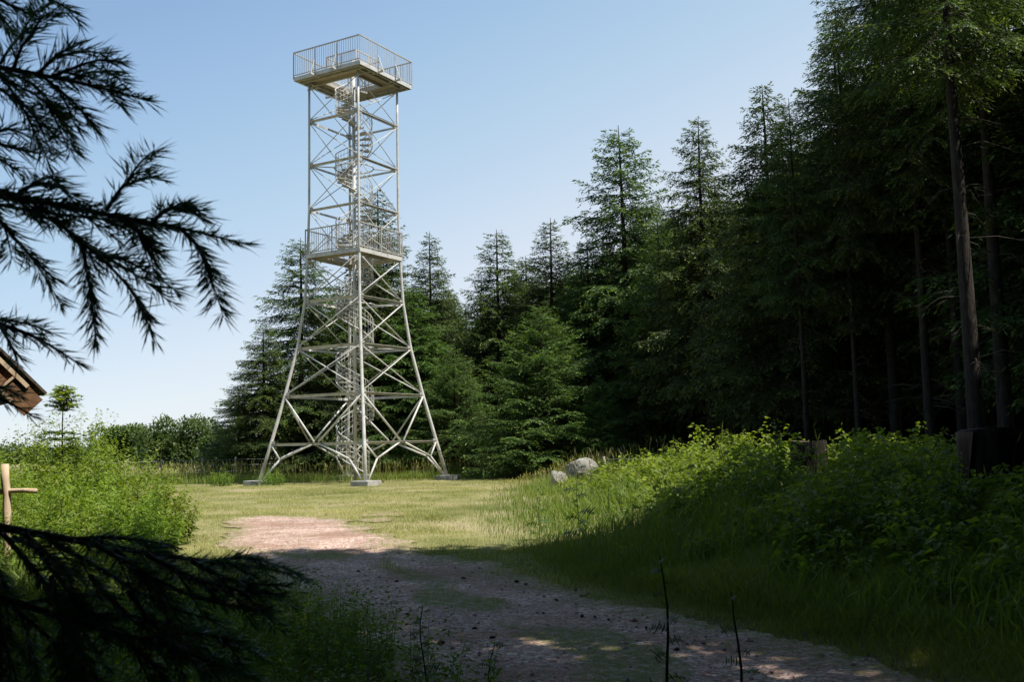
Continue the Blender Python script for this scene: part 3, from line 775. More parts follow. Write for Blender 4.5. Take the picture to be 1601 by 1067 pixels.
def trunk_mesh(name, H, r0, seed, mats, bend=.15, top_r=.015, dead=None, n=12):
    r = random.Random(seed); mb = MB(); K = 14
    ph = r.uniform(0, 6.28)
    def c(t): return Vector((math.sin(t * 4 + ph) * bend * t * .5, math.cos(t * 3 + ph) * bend * t * .5 - math.cos(ph) * 0, H * t))
    pts = [c(i / K) + Vector((0, 0, -.3 if i == 0 else 0)) for i in range(K + 1)]
    rad = [r0 * (1.25 if i == 0 else 1) * (1 - i / K) ** .8 + top_r for i in range(K + 1)]
    mb.path(pts, rad, n); nf = len(mb.f)
    if dead:
        for _ in range(dead[0]):
            t = r.uniform(dead[1], dead[2]); a = r.uniform(0, 6.28); L = r.uniform(.5, 1.9); p = c(t); e = r.uniform(-.35, .25)
            d = Vector((math.cos(a), math.sin(a), e)); q1 = p + d * L * .5 + Vector((0, 0, .05)); q2 = p + d * L - Vector((0, 0, r.uniform(.05, .5)))
            mb.path([p, q1, q2], [.014, .009, .003], 4)
            for _k in range(r.randint(1, 4)):
                s = r.uniform(.3, .95); b0 = p + d * L * s - Vector((0, 0, .1 * s)); w = r.uniform(-1, 1)
                mb.path([b0, b0 + Vector((math.cos(a + w), math.sin(a + w), r.uniform(-.7, 0))) * r.uniform(.2, .5)], [.006, .002], 3)
    me = bpy.data.meshes.new(name); me.from_pydata(mb.v, [], mb.f)
    for mt in mats: me.materials.append(mt)
    me.polygons.foreach_set('use_smooth', [True] * len(me.polygons))
    if len(mats) > 1: me.polygons.foreach_set('material_index', [0 if i < nf else 1 for i in range(len(me.polygons))])
    return me, c

def spruce_crown(name, H, R, c, seed, base=.04, sp=.32, per=7, droop=.30, dens=1.0, prof=.85, kl=.17, kw=.055, gap=.12, e_low=-12, e_top=48, tipv=.0, mats=None, hang=.35, fill=1.0):
    r = np.random.default_rng(seed)
    VV = []; AT = []; WV = []; WF = []; wbase = 0
    z = base * H
    while z < H * .985:
        t = (z - base * H) / (H * (1 - base))
        nb = max(3, int(round(per * (1 - .35 * t))))
        a0 = r.uniform(0, 6.28)
        for b in range(nb):
            if r.random() < gap: continue
            tt = min(.995, max(0, t + r.normal(0, .012)))
            env = (1 - tt) ** prof * (min(1, .7 + tt * 2.0) if base < .3 else min(1, .55 + tt * 2.2))
            L = R * env * r.uniform(.62, 1.2) + .08
            az = a0 + b * 2 * math.pi / nb + r.normal(0, .25)
            el = math.radians(e_low + (e_top - e_low) * tt ** 1.4 + r.normal(0, 6))
            o = np.array(c(z / H + r.normal(0, .004))); h = np.array([math.cos(az), math.sin(az), 0.])
            ns = max(4, int(L / .25)); s = np.linspace(0, 1, ns + 1)
            dr = droop * L * (1 - .55 * tt) * r.uniform(.6, 1.3)
            def bp(s):
                s = np.asarray(s)[..., None]
                return o + h * (L * math.cos(el) * s) + np.array([0, 0, 1.]) * (L * math.sin(el) * s - dr * (s ** 2 * 1.3 - s ** 4 * .7))
            C = bp(s); side = np.array([-h[1], h[0], 0.]); wr = (.006 + .006 * L) * (1.05 - s)
            up = np.array([0, 0, 1.])
            ring = np.stack([C + up * wr[:, None], C + (side * .87 - up * .5) * wr[:, None], C + (-side * .87 - up * .5) * wr[:, None]], 1)
            WV.append(ring.reshape(-1, 3)); bb = wbase + np.arange(ns) * 3
            for k in range(3): WF.append(np.stack([bb + k, bb + (k + 1) % 3, bb + 3 + (k + 1) % 3, bb + 3 + k], 1))
            wbase += (ns + 1) * 3
            # side twigs
            nt_ = max(5, int(L / .105 * dens)); s0 = .12 if tt > .5 else .2
            st = s0 + (1 - s0) * (np.arange(nt_) + r.random(nt_)) / nt_
            sg = np.where(np.arange(nt_) % 2 == 0, 1., -1.)
            P0 = bp(st); ds = .02; T = (bp(np.minimum(st + ds, 1.0)) - bp(st - ds)); T /= np.linalg.norm(T, axis=1)[:, None]
            tl = (.16 + .42 * L * (1 - st) ** .75 * (.35 + .65 * np.minimum(1, st * 2.2))) * r.uniform(.6, 1.25, nt_); tl = np.minimum(tl, .95)
            an = np.radians(r.normal(48, 9, nt_))
            Dt = T * np.cos(an)[:, None] + side * (sg * np.sin(an))[:, None] + up * r.normal(-.12, .16, nt_)[:, None]
            Dt /= np.linalg.norm(Dt, axis=1)[:, None]
            # the tip itself
            P0 = np.concatenate([P0, bp(np.array([.93]))]); Dt = np.concatenate([Dt, T[-1:]]); tl = np.append(tl, .22); st_ = np.append(st, 1.0)
            nk = np.maximum(2, (tl / .085 * fill).astype(int))
            idx = np.repeat(np.arange(len(tl)), nk); nn = len(idx)
            w = np.concatenate([(np.arange(k) + .5) / k for k in nk]) + r.normal(0, .05, nn); w = np.clip(w, 0, 1)
            q = P0[idx] + Dt[idx] * (tl[idx] * w)[:, None] - up * (hang * tl[idx] * w ** 2)[:, None]
            S2 = np.cross(Dt[idx], up); S2 /= np.linalg.norm(S2, axis=1)[:, None] + 1e-9
            sg2 = np.where(r.random(nn) < .5, 1., -1.)
            an2 = np.radians(r.normal(38, 16, nn)) * (w < .93)
            K = Dt[idx] * np.cos(an2)[:, None] + S2 * (sg2 * np.sin(an2))[:, None] + up * (r.normal(-.08, .22, nn) - hang * .6 * w)[:, None]
            K /= np.linalg.norm(K, axis=1)[:, None]
            N = up + r.normal(0, .5, (nn, 3))
            kk = kl * r.uniform(.6, 1.2, nn); ww = kw * r.uniform(.7, 1.3, nn)
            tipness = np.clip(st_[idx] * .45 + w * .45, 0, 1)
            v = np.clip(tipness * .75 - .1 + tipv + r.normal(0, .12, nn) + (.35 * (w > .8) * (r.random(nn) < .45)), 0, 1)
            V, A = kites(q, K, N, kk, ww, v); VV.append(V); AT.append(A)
        z += sp * r.uniform(.75, 1.25) * (1 - .35 * t)
    LV = np.concatenate(VV); la = np.concatenate(AT); nl = len(LV) // 4
    WVa = np.concatenate(WV); WFa = np.concatenate(WF)
    fl = np.arange(nl)[:, None] * 4 + np.arange(4)[None]
    V = np.concatenate([LV, WVa]); F = np.concatenate([fl, WFa + len(LV)])
    mi = np.concatenate([np.zeros(nl), np.ones(len(WFa))])
    return mesh_np(name, V, [F], mats, mi, np.concatenate([la, np.full(len(WVa), .2)]))

TREES = {}
def make_kind(key, H, R, r0, seed, mats=(M_spruce, M_twig), dead=None, **kw):
    tm, c = trunk_mesh('trunk', H, r0, seed, [M_bark, M_dead], dead=dead)
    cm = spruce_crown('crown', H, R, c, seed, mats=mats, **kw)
    TREES[key] = (tm, cm, H, R)
EK = dict(kl=.20, kw=.056, per=9, sp=.40, dens=1.35, fill=1.5, e_top=26)
make_kind('edge_a', 15, 5.0, .20, 101, base=.02, prof=.74, gap=.08, **EK)
make_kind('edge_b', 15, 4.6, .19, 102, base=.04, prof=.78, gap=.14, droop=.2, e_low=-4, **EK)
make_kind('edge_c', 15, 5.4, .20, 103, base=.02, prof=.70, gap=.1, **EK)
make_kind('young', 9, 4.9, .14, 104, base=.01, prof=.72, sp=.25, per=10, mats=(M_spruce_light, M_twig), kl=.14, kw=.044, hang=.2, droop=.15, e_low=2, dens=1.35, fill=1.4, e_top=30)
make_kind('half', 17, 4.6, .20, 105, base=.20, prof=.72, dead=(40, .06, .35), hang=.5, **EK)
TK = dict(kl=.165, kw=.038, sp=.50, hang=.5, dens=1.3, fill=2.3, e_top=30)
make_kind('tall_bare', 20, 3.6, .24, 111, base=.60, prof=.6, per=7, dead=(26, .10, .62), droop=.4, **TK)
make_kind('tall_a', 23, 4.6, .22, 106, base=.36, prof=.6, per=8, dead=(60, .10, .5), droop=.4, e_low=-18, **TK)
make_kind('tall_b', 23, 4.5, .20, 107, base=.28, prof=.72, per=8, dead=(60, .08, .42), droop=.38, gap=.14, **TK)
make_kind('tall_c', 23, 3.8, .17, 108, base=.44, prof=.6, per=7, dead=(70, .10, .6), droop=.4, gap=.15, **TK)
make_kind('shade', 25, 4.6, .24, 109, base=.36, prof=.42, sp=.42, per=7, hang=.5, droop=.35, gap=.24, kl=.34, kw=.15, dens=.8)

def place(kind, x, y, H, label, group=None, wide=1.0, rz=None, light=False, cat='spruce tree', name='spruce_tree', lean=(0, 0)):
    tm, cm, H0, R0_ = TREES[kind]
    s = H / H0
    z = float(height(x, y))
    t = empty(name, (x, y, z), label, cat, group)
    t.rotation_euler = (lean[0], lean[1], rz if rz is not None else random.Random(int(x * 91 + y * 37)).uniform(0, 6.28))
    t.scale = (s * wide, s * wide, s)
    link('trunk', tm, t); c = link('crown', cm, t)
    if light:
        c.material_slots[0].link = 'OBJECT'; c.material_slots[0].material = M_spruce_light
    return t
def place_px(kind, px, depth, top, label, **k):
    p = at(px, 700, depth); q = at(px, top, depth)
    z = float(height(p.x, depth))
    return place(kind, p.x, depth, q.z - z, label, **k)

E_ = [  # kind, px, depth, top py, wide, light, label
 ('edge_c', 470, 52, 372, 1.05, False, 'dark spruce behind the left leg of the tower, tip just left of the middle platform'),
 ('edge_a', 412, 50, 505, 1.25, True, 'low wide spruce at the left end of the stand, left of the tower'),
 ('edge_c', 372, 53, 600, 1.5, False, 'lowest dark spruce at the far left end of the stand, beside the round broadleaf tree'),
 ('edge_b', 592, 55, 296, 1.05, False, 'spruce directly behind the tower, its tip showing above the middle platform'),
 ('edge_a', 540, 50, 455, 1.1, False, 'dark spruce behind the spiral stair below the middle platform'),
 ('edge_b', 676, 54, 362, .9, False, 'slim dark spruce right of the tower, its thin tip level with the middle platform'),
 ('edge_a', 648, 51, 445, 1.15, True, 'light green spruce just behind the right leg of the tower'),
 ('young', 712, 49, 548, 1.0, True, 'bright green young spruce with sweeping low boughs right of the tower'),
 ('edge_a', 784, 55, 358, 1.05, False, 'pointed dark spruce midway between the tower and the tall forest trees'),
 ('edge_b', 868, 53, 340, 1.05, False, 'dark spruce with narrow tip behind the broad young spruce'),
 ('edge_c', 828, 60, 400, 1.0, False, 'lower spruce tip between the two pointed dark spruces right of the tower'),
 ('young', 850, 45, 482, 1.12, False, 'broad young spruce with boughs down to the grass behind the boulder'),
 ('young', 940, 43, 588, .8, True, 'small bushy spruce whose light bough tips reach right above the boulder'),
 ('edge_c', 985, 50, 196, .95, False, 'tall spruce with wide spaced boughs, leftmost tall tip of the right forest'),
 ('edge_b', 1040, 45, 335, .95, True, 'lighter green spruce in front of the tall pair at the forest edge'),
 ('edge_a', 925, 50, 372, 1.05, False, 'dark spruce filling the gap left of the tall forest edge trees'),
 ('edge_b', 1020, 55, 330, 1.1, False, 'shaded spruce standing behind the tall forest edge pair'),
 ('half', 1125, 46, 300, 1.0, False, 'shaded spruce between the second and third tall tips'),
 ('half', 1245, 44, 190, 1.1, False, 'shaded spruce just left of the very tall spruce'),
]
for kd, px, dp, tp, wd, lt, lb in E_: place_px(kd, px, dp, tp, lb, wide=wd, light=lt, group='spruces along the edge of the clearing')
FRONT = [ # px of base, depth, H, kind, label
 (1528, 24, 16.8, 'tall_bare', 'thick bare trunked spruce rising behind the big stump'),
 (1343, 32, 15.7, 'tall_c', 'very tall spruce whose thin top nearly touches the upper edge of the photo'),
 (1575, 27, 17.5, 'tall_bare', 'tall bare trunked spruce at the right edge behind the big stump'),
 (1218, 36, 14.1, 'half', 'slim trunked spruce left of the small stump, third pointed tip of the skyline'),
 (1112, 42, 14.9, 'half', 'narrow spruce with dead twigs low down, second tall tip of the forest'),
 (1402, 33, 20, 'tall_b', 'bare trunked spruce a step right of the straight trunk between the stumps'),
 (1455, 30, 19, 'tall_c', 'slender spruce trunk midway between the straight trunk and the thick trunk'),
 (1262, 33, 12.5, 'tall_c', 'slender dark spruce trunk right behind the small stump'),
 (1506, 30, 19, 'tall_c', 'spruce trunk tucked just left of the thick trunk'),
]
for px, dp, H_, kd, lb in FRONT:
    p = at(px, 690, dp); place(kd, p.x, dp, H_, lb, wide={1343: .8, 1218: .95, 1112: .95}.get(px, 1.0), group='tall bare trunked spruces in the front row of the forest')
# deep forest
SKY_X = [340, 420, 470, 560, 600, 640, 700, 740, 800, 900, 960, 1000, 1100, 1200, 1300, 1400]
SKY_Y = [650, 560, 430, 440, 390, 440, 440, 490, 430, 420, 360, 350, 330, 290, 200, -500]
def cap(x, y, H_):                                       # keep the skyline's tips: trees behind stay lower than the ones in front
    px = 800.5 + 1556 * x / y
    py = float(np.interp(px, SKY_X, SKY_Y))
    return min(H_, at(px, py, y).z - float(height(x, y)))
rf = random.Random(9); pts = [(at(px, 690, dp).x, dp) for px, dp, *_ in FRONT] + [(at(e[1], 700, e[2]).x, e[2]) for e in E_]
FL = 'tall dark spruce deep inside the shaded forest on the right'
cnt = 0
for _ in range(9000):
    y = rf.uniform(24, 100); x = rf.uniform(9, 75)
    if x < 11.5 + max(0, (y - 48)) * -.9 or x > .56 * y + 9: continue
    if x < .25 * y + 1 and y < 50: continue
    far = math.hypot(x, y) > 58
    if min((x - a) ** 2 + (y - b) ** 2 for a, b in pts) < (3.6 if far else 2.8) ** 2: continue
    pts.append((x, y)); cnt += 1
    H_ = cap(x, y, rf.uniform(17, 22))
    place(rf.choice(['half', 'edge_a', 'half']) if far else rf.choice(['tall_a', 'tall_b', 'tall_c', 'tall_b', 'half']), x, y, H_, FL, group='spruces inside the forest', wide=rf.uniform(.9, 1.2), lean=(rf.uniform(-.015, .015), rf.uniform(-.015, .015)))
    if cnt >= 205: break
# second rows behind the clearing
cnt = 0
for _ in range(2000):
    y = rf.uniform(56, 84); x = rf.uniform(-17, 22)
    if x < -13 + (y - 56) * .1 or min((x - a) ** 2 + (y - b) ** 2 for a, b in pts) < 3.1 ** 2: continue
    pts.append((x, y)); cnt += 1
    top = cap(x, y, 16 + rf.uniform(-1, 1)) * rf.uniform(.9, 1.02)
    place(rf.choice(['edge_a', 'edge_b', 'edge_c']), x, y, top, 'shaded spruce in the rows behind the clearing', group='spruces in the rear rows behind the tower', wide=1.05)
    if cnt >= 48: break
# unseen trees shading the near path; some left and rear ones added against skylight
SH = [(6.6, 8.5, 20.5), (9.9, 7.6, 20), (12.6, 7.6, 24), (9.4, -.6, 24), (4.8, .2, 26), (13.2, -2.2, 26), (16.6, 9.4, 24), (17.5, 19, 17), (8, -4, 26), (1.6, -4.5, 25), (-4.5, -5, 24),
      (17, 3, 26), (21, 14, 26), (3.1, 3.2, 21), (-1, -10, 25), (5, -9, 26), (12, -8, 26), (17, -4, 26), (22, 6, 26), (-8, -9, 24), (-9.5, -2.5, 22), (-13, -6, 23), (21, -1, 26), (-5, -14, 25), (-10.5, 2.5, 22), (-6.2, 5.2, 21), (-5.5, 1.5, 23), (-2.2, -1.6, 24), (-8.5, -1, 22), (-14, 1, 21), (-3, -9, 24), (9, -13, 26), (1, -15, 26), (-10, -13, 25), (25, -6, 26), (26, 4, 26), (25, 13, 24), (15, -13, 26)]
for x, y, H_ in SH:
    place('shade', x, y, H_, 'unseen tall spruce added around the viewer to block low skylight', group='tall spruces beside the viewer', wide=1.1)

rim = [(x, -19 + 2 * math.sin(x)) for x in range(-30, 31, 5)] + [(28 + 2 * math.sin(y), y) for y in range(-14, 19, 4)] + [(-21 + 2 * math.sin(y), y) for y in range(-15, 2, 4)] + [(22.5, 10), (23, 17), (13, -17), (20, -9)]  # unseen ring of spruces added to block light from the low horizon
for x, y in rim:
    place('edge_c', x, y, 19, 'unseen tall spruce added around the viewer to block low skylight', group='tall spruces beside the viewer', wide=1.0)

# broadleaf trees on the left
def leaf_cloud(name, blobs, n, size, seed, mat, fill=.25):
    r = np.random.default_rng(seed); P = []
    w = np.array([b[3] ** 2 for b in blobs]); w /= w.sum()
    idx = r.choice(len(blobs), n, p=w); B = np.array(blobs)[idx]
    d = r.normal(0, 1, (n, 3)); d /= np.linalg.norm(d, axis=1)[:, None]
    rad = B[:, 3] * (1 - fill * r.random(n) ** 1.5 * 2) * (1 + .18 * np.sin(d[:, 0] * 7 + d[:, 2] * 9 + idx))
    pos = B[:, :3] + d * rad[:, None] * np.array([1, 1, .85])
    D = d + r.normal(0, .7, (n, 3)); D /= np.linalg.norm(D, axis=1)[:, None]
    N = np.array([0, 0, 1.]) + d * .6 + r.normal(0, .6, (n, 3))
    V, A = kites(pos, D, N, size * r.uniform(.6, 1.3, n), size * .62 * r.uniform(.7, 1.2, n), np.clip(.35 + .25 * d[:, 2] + r.normal(0, .2, n), 0, 1))
    return mesh_np(name, V, [np.arange(n)[:, None] * 4 + np.arange(4)[None]], mat, attr=A)
def broadleaf(px, depth, top, halfw_px, label, seed, n=16000, mat=None, size=.2):
    p = at(px, 705, depth); Ht = at(px, top, depth).z; z = float(height(p.x, depth)); H_ = Ht - z; Rw = halfw_px / F_PX * depth
    r = random.Random(seed); t = empty('broadleaf_tree', (p.x, depth, z), label, 'tree', 'broadleaf trees beyond the meadow')
    tb = MB(); tb.path([(0, 0, -.3), (.05, 0, H_ * .25), (0, .1, H_ * .5), (.1, 0, H_ * .8)], [.2, .16, .11, .03], 8)
    blobs = []
    for k in range(26):
        a = r.uniform(0, 6.28); q = r.random() ** .6; rr_ = Rw * .72 * q; hz = H_ * r.uniform(.28, .86) * (1 - .25 * q); b = (math.cos(a) * rr_, math.sin(a) * rr_ * .8, hz, Rw * r.uniform(.20, .36))
        blobs.append(b); tb.path([(0, 0, hz * .35), (b[0] * .5, b[1] * .5, hz * .75), (b[0], b[1], hz)], [.07, .045, .015], 5)
    tb.build('trunk', M_bark, t, True)
    link('crown', leaf_cloud('crown', blobs, n, size, seed, mat or M_broad), t)
    return t
broadleaf(285, 62, 636, 78, 'round dark green broadleaf tree at the far edge of the meadow, next to the spruces', 301)
broadleaf(185, 66, 652, 56, 'smaller olive green broadleaf tree left of the round dark one', 302, 11000)
broadleaf(235, 90, 690, 45, 'low broadleaf tree far behind, showing in the gap between the two nearer ones', 303, 9000)
broadleaf(120, 78, 692, 50, 'dark broadleaf tree far off behind the sunny bushes', 304, 9000)
broadleaf(30, 140, 700, 60, 'distant low dark tree on the horizon at the left edge', 305, 6000, size=.4)
broadleaf(345, 58, 668, 40, 'low broadleaf bush at the foot of the leftmost spruce', 306, 9000)

# sunny shrubs on the left
def shrub(px, depth, base_z, H_, Rw, label, seed, stems=60, leaves=46, lsize=.115, mat=None, name='leafy_shrub', asp=.4):
    p = at(px, 705, depth); r = np.random.default_rng(seed); x, y = p.x, p.y
    t = empty(name, (x, y, float(height(x, y))), label, 'shrub', 'sunlit shrubs left of the path')
    a = r.uniform(0, 6.28, stems); q = np.sqrt(r.random(stems)) * Rw; hx, hy = np.cos(a) * q, np.sin(a) * q
    hts = H_ * (1 - .45 * (q / Rw) ** 2) * r.uniform(.7, 1.08, stems)
    leafy('foliage', np.stack([hx, hy], 1), hts, leaves, lsize, mat or M_shrub, seed, parent=t, arch=.35, aspect=asp, z0=np.zeros(stems), branchy=.10, base_t=.05, vmean=.5, stem_r=.007)
    mb = MB()
    for k in range(0, stems, 8): mb.path([(hx[k] * .1, hy[k] * .1, -.05), (hx[k] * .8, hy[k] * .8, hts[k] * .3), (hx[k], hy[k], hts[k] * .55)], [.016, .012, .006], 5)
    mb.build('stem', M_twig, t, True)
    return t
shrub(35, 16.5, 0, 2.0, 1.05, 'bright green shrub right behind the log rail', 401, 110, 60)
shrub(110, 17.5, 0, 2.45, 1.15, 'tallest bright shrub below the little conifer sapling', 402, 130, 60)
shrub(178, 17, 0, 1.95, 1.0, 'rounded yellow green shrub in the middle of the sunny row', 403, 110, 60)
shrub(218, 17, 0, 1.35, .8, 'lower yellow green shrub nearest the path in the sunny row', 404, 90, 60)
shrub(75, 13.6, 0, 1.55, .95, 'front shrub with narrow leaves just right of the log rail post', 405, 110, 55, .115, asp=.34)
shrub(150, 14, 0, 1.4, .95, 'low front shrub with narrow leaves below the rounded one', 406, 110, 55, .115, asp=.34)
shrub(208, 15, 0, .95, .75, 'low front shrub nearest the gravel with scattered dry stems', 407, 90, 50, .10, asp=.34)
shrub(-15, 14.5, 0, 1.6, .9, 'bright shrub cut off by the left edge behind the upright post', 408, 90, 55, .11)
shrub(425, 41.5, 0, .75, .5, 'small dark weed clump beside the left concrete foot', 409, 40, 30, .09, M_bramble)
shrub(345, 42, 0, .8, .5, 'small dark weed clump in the tall grass left of the tower', 410, 40, 30, .09, M_bramble)
xy = scatter(4200, -14, -4, 10.5, 24, lambda x, y: smooth((u_left(x, y) - .5) / .8) * (1 - smooth((u_left(x, y) - 6) / 2)) * .8, 33)
leafy('tall_weeds', xy, np.random.default_rng(6).uniform(.45, 1.1, len(xy)), 34, .11, M_shrub, 34, 'dense sunlit weeds with narrow leaves between the shrubs on the left', 'weeds', arch=.3, aspect=.34, branchy=.14)

# small conifer sapling
def sapling():
    p = at(97, 705, 17); z = float(height(p.x, 17)); H_ = at(97, 606, 17).z - z
    t = empty('conifer_sapling', (p.x, 17, z), 'thin young conifer sapling with a light green tuft on top above the sunny shrubs', 'sapling')
    MB().path([(0, 0, -.1), (.02, 0, H_ * .4), (-.01, .01, H_ * .75), (0, 0, H_ * .98)], [.022, .017, .011, .004], 7).build('trunk', M_bark, t, True)
    r = np.random.default_rng(5); VV = []; AA = []
    tiers = [(.99, .10, 7), (.965, .18, 8), (.94, .24, 8), (.91, .28, 9), (.88, .30, 9), (.85, .30, 8), (.70, .42, 5), (.66, .55, 4), (.60, .5, 5), (.5, .6, 5), (.42, .7, 5)]
    tw = MB()
    for tz, L, nb in tiers:
        for b in range(nb):
            a = b * 6.28 / nb + r.uniform(-.3, .3); LL = L * r.uniform(.45, 1.25); h = np.array([math.cos(a), math.sin(a), 0])
            o = np.array([0, 0, H_ * tz]); n = int(LL / .0042)
            s = r.random(n); q = o + h * (LL * s)[:, None] + np.array([0, 0, 1.]) * (LL * ((.8 if tz > .8 else .35) * s - .5 * s ** 2))[:, None] + r.normal(0, .012, (n, 3))
            side = np.cross(h, [0, 0, 1.]); sg = np.where(r.random(n) < .5, 1, -1)
            D = h * .6 + side * (sg * .8)[:, None] + np.array([0, 0, 1.]) * r.normal(0, .15, n)[:, None]; D /= np.linalg.norm(D, axis=1)[:, None]
            V, A = kites(q, D, np.array([0, 0, 1.]) + r.normal(0, .4, (n, 3)), (.03 + .10 * LL * (1.1 - s)) * r.uniform(.7, 1.3, n) + .02, np.full(n, .026), np.clip(r.normal(.75 if tz > .8 else .45, .15, n), 0, 1)); VV.append(V); AA.append(A)
            tw.path([tuple(o), tuple(o + h * LL * .5 + np.array([0, 0, .05 * LL])), tuple(o + h * LL - np.array([0, 0, .05 * LL]))], [.007, .004, .002], 4)
            tw.build('twig', M_twig, t, True); tw = MB()
    V = np.concatenate(VV); link('crown', mesh_np('crown', V, [np.arange(len(V) // 4)[:, None] * 4 + np.arange(4)[None]], M_shrub, attr=np.concatenate(AA)), t)
sapling()

# ---------------------------------------------------------------- hut eave, log rail, fence, stumps, boulder
def hut():
    # eave seen at the left edge: roof slab falling towards the right, rafters and boards beneath
    d = 10.0
    tip = at(64, 612, d); up = at(-8, 520, d)
    HR = math.radians(36)
    t = empty('hut', (tip.x - 2.2, d + .3, 0), 'brown wooden hut at the left edge with shingled roof and boarded eave', 'hut', rz=HR)
    base = Vector(t.location); RI = Matrix.Rotation(-HR, 3, 'Z')
    sl = Vector(((up.x - tip.x) / math.cos(HR), 0, up.z - tip.z)).normalized(); nrm = Vector((-sl.z, 0, sl.x)); nrm = nrm if nrm.z > 0 else -nrm
    T = RI @ (tip - base)
    L = 3.3; D = 3.4
    def slab(off, th, l0, l1, y0, y1, name, mat, n=1, gap=0):
        mb = MB()
        for k in range(n):
            a = l0 + (l1 - l0) * k / n; b = l0 + (l1 - l0) * (k + 1) / n - gap
            c = T + sl * (a + b) / 2 + nrm * off + Vector((0, (y0 + y1) / 2, 0))
            mb.box(c, sl * (b - a) / 2, Vector((0, (y1 - y0) / 2, 0)), nrm * th / 2)
        return mb.build(name, mat, t)
    roof = slab(-.045, .02, .05, L, .0, D, 'roof_boards', M_roofwood, 22, .004)
    mb = MB()
    for k in range(24):
        c = T + sl * (k * .14 + .04) + nrm * (.0 + .012) + Vector((0, D / 2, 0)); mb.box(c, (sl * .09 + nrm * -.0), Vector((0, D / 2 + .05, 0)), nrm * .012 + sl * .0)
    s_ = mb.build('shingles', M_shingle, t)
    for k in range(4):
        y0 = .02 + k * .95
        mb = MB(); mb.box(T + sl * (L / 2 + .04) + nrm * -.125 + Vector((0, y0 + .05, 0)), sl * (L / 2 - .03), Vector((0, .045, 0)), nrm * .065); mb.build('rafter', M_roofwood, t)
    for k in range(9):
        mb = MB(); mb.box(T + sl * (.10 + k * .36) + nrm * -.17 + Vector((0, -.035 + .012 * (k % 2), 0)), sl * .172, Vector((0, .014, 0)), nrm * .115); mb.build('verge_board', M_roofwood, t)
    for q_, w_ in ((-.068, .020), (-.272, .016)):
        mb = MB(); mb.box(T + sl * (L / 2 + .06) + nrm * q_ + Vector((0, -.062, 0)), sl * (L / 2 - .06), Vector((0, .012, 0)), nrm * w_); mb.build('verge_strip', M_peeled, t)
    for k in range(9):
        mb = MB(); mb.box(T + sl * (.10 + k * .36 + .18) + nrm * -.17 + Vector((0, -.060, 0)), sl * .012, Vector((0, .010, 0)), nrm * .08); mb.build('verge_cleat', M_peeled, t)
    # cross battens (purlins) under the eave
    for q in (.12, .42, .72):
        mb = MB(); mb.box(T + sl * q + nrm * -.10 + Vector((0, D / 2, 0)), sl * .035, Vector((0, D / 2 - .06, 0)), nrm * .038); mb.build('batten', M_roofwood, t)
    # mirrored far slope
    ridge = T + sl * L; sl2 = Vector((-sl.x, 0, sl.z)); sl2 = Vector((sl.x, 0, -sl.z)); n2 = Vector((-nrm.x, 0, nrm.z))
    mb = MB(); mb.box(ridge + sl2 * L / 2 + n2 * -.02 + Vector((0, D / 2, 0)), sl2 * L / 2, Vector((0, D / 2 + .04, 0)), n2 * .03); mb.build('rear_roof', M_shingle, t)
    wx1 = T.x - .62; wx0 = 2 * ridge.x - wx1
    zt = T.z + (.62 / abs(sl.x)) * sl.z - .25
    for nm, c, ex, ey in (('wall', ((wx0 + wx1) / 2, T.y + .55, zt / 2), (abs(wx1 - wx0) / 2, 0, 0), (0, .05, 0)), ('wall', ((wx0 + wx1) / 2, T.y + D - .3, zt / 2), (abs(wx1 - wx0) / 2, 0, 0), (0, .05, 0)),
                       ('wall', (wx1, T.y + D / 2 + .12, zt / 2), (.05, 0, 0), (0, D / 2 - .5, 0)), ('wall', (wx0, T.y + D / 2 + .12, zt / 2), (.05, 0, 0), (0, D / 2 - .5, 0))):
        MB().box(c, ex, ey, (0, 0, zt / 2)).build(nm, M_roofwood, t)
hut()

def log(mb, a, b, r, seed, n=10, k=9, wob=.25):
    rr_ = random.Random(seed); a = Vector(a); b = Vector(b)
    mb.path([a + (b - a) * i / k + Vector((rr_.uniform(-1, 1), rr_.uniform(-1, 1), rr_.uniform(-1, 1))) * r * wob for i in range(k + 1)], [r * rr_.uniform(.9, 1.08) for _ in range(k + 1)], n)
    return mb
def rail():
    d = 11.6; pt_ = at(9, 726, d); pb = at(13, 860, d); zb = float(height(pt_.x, d)) - .2
    t = empty('log_railing', (pt_.x, d, float(height(pt_.x, d))), 'pale peeled log railing with an upright post and one cross rail at the left edge', 'railing')
    O = Vector(t.location)
    log(MB(), Vector((pb.x + .02, d, zb)) - O, pt_ - O, .045, 1, wob=.35).build('post', M_peeled, t, True)
    a = at(60, 767, d - .02); b = at(-90, 771, d + .4); log(MB(), a - O + Vector((0, -.075, 0)), b - O + Vector((0, -.075, 0)), .030, 2).build('rail', M_peeled, t, True)
    p2 = at(-92, 735, d + .4); log(MB(), Vector((p2.x, d + .4, zb)) - O, p2 - O, .045, 3, wob=.35).build('post', M_peeled, t, True)
rail()

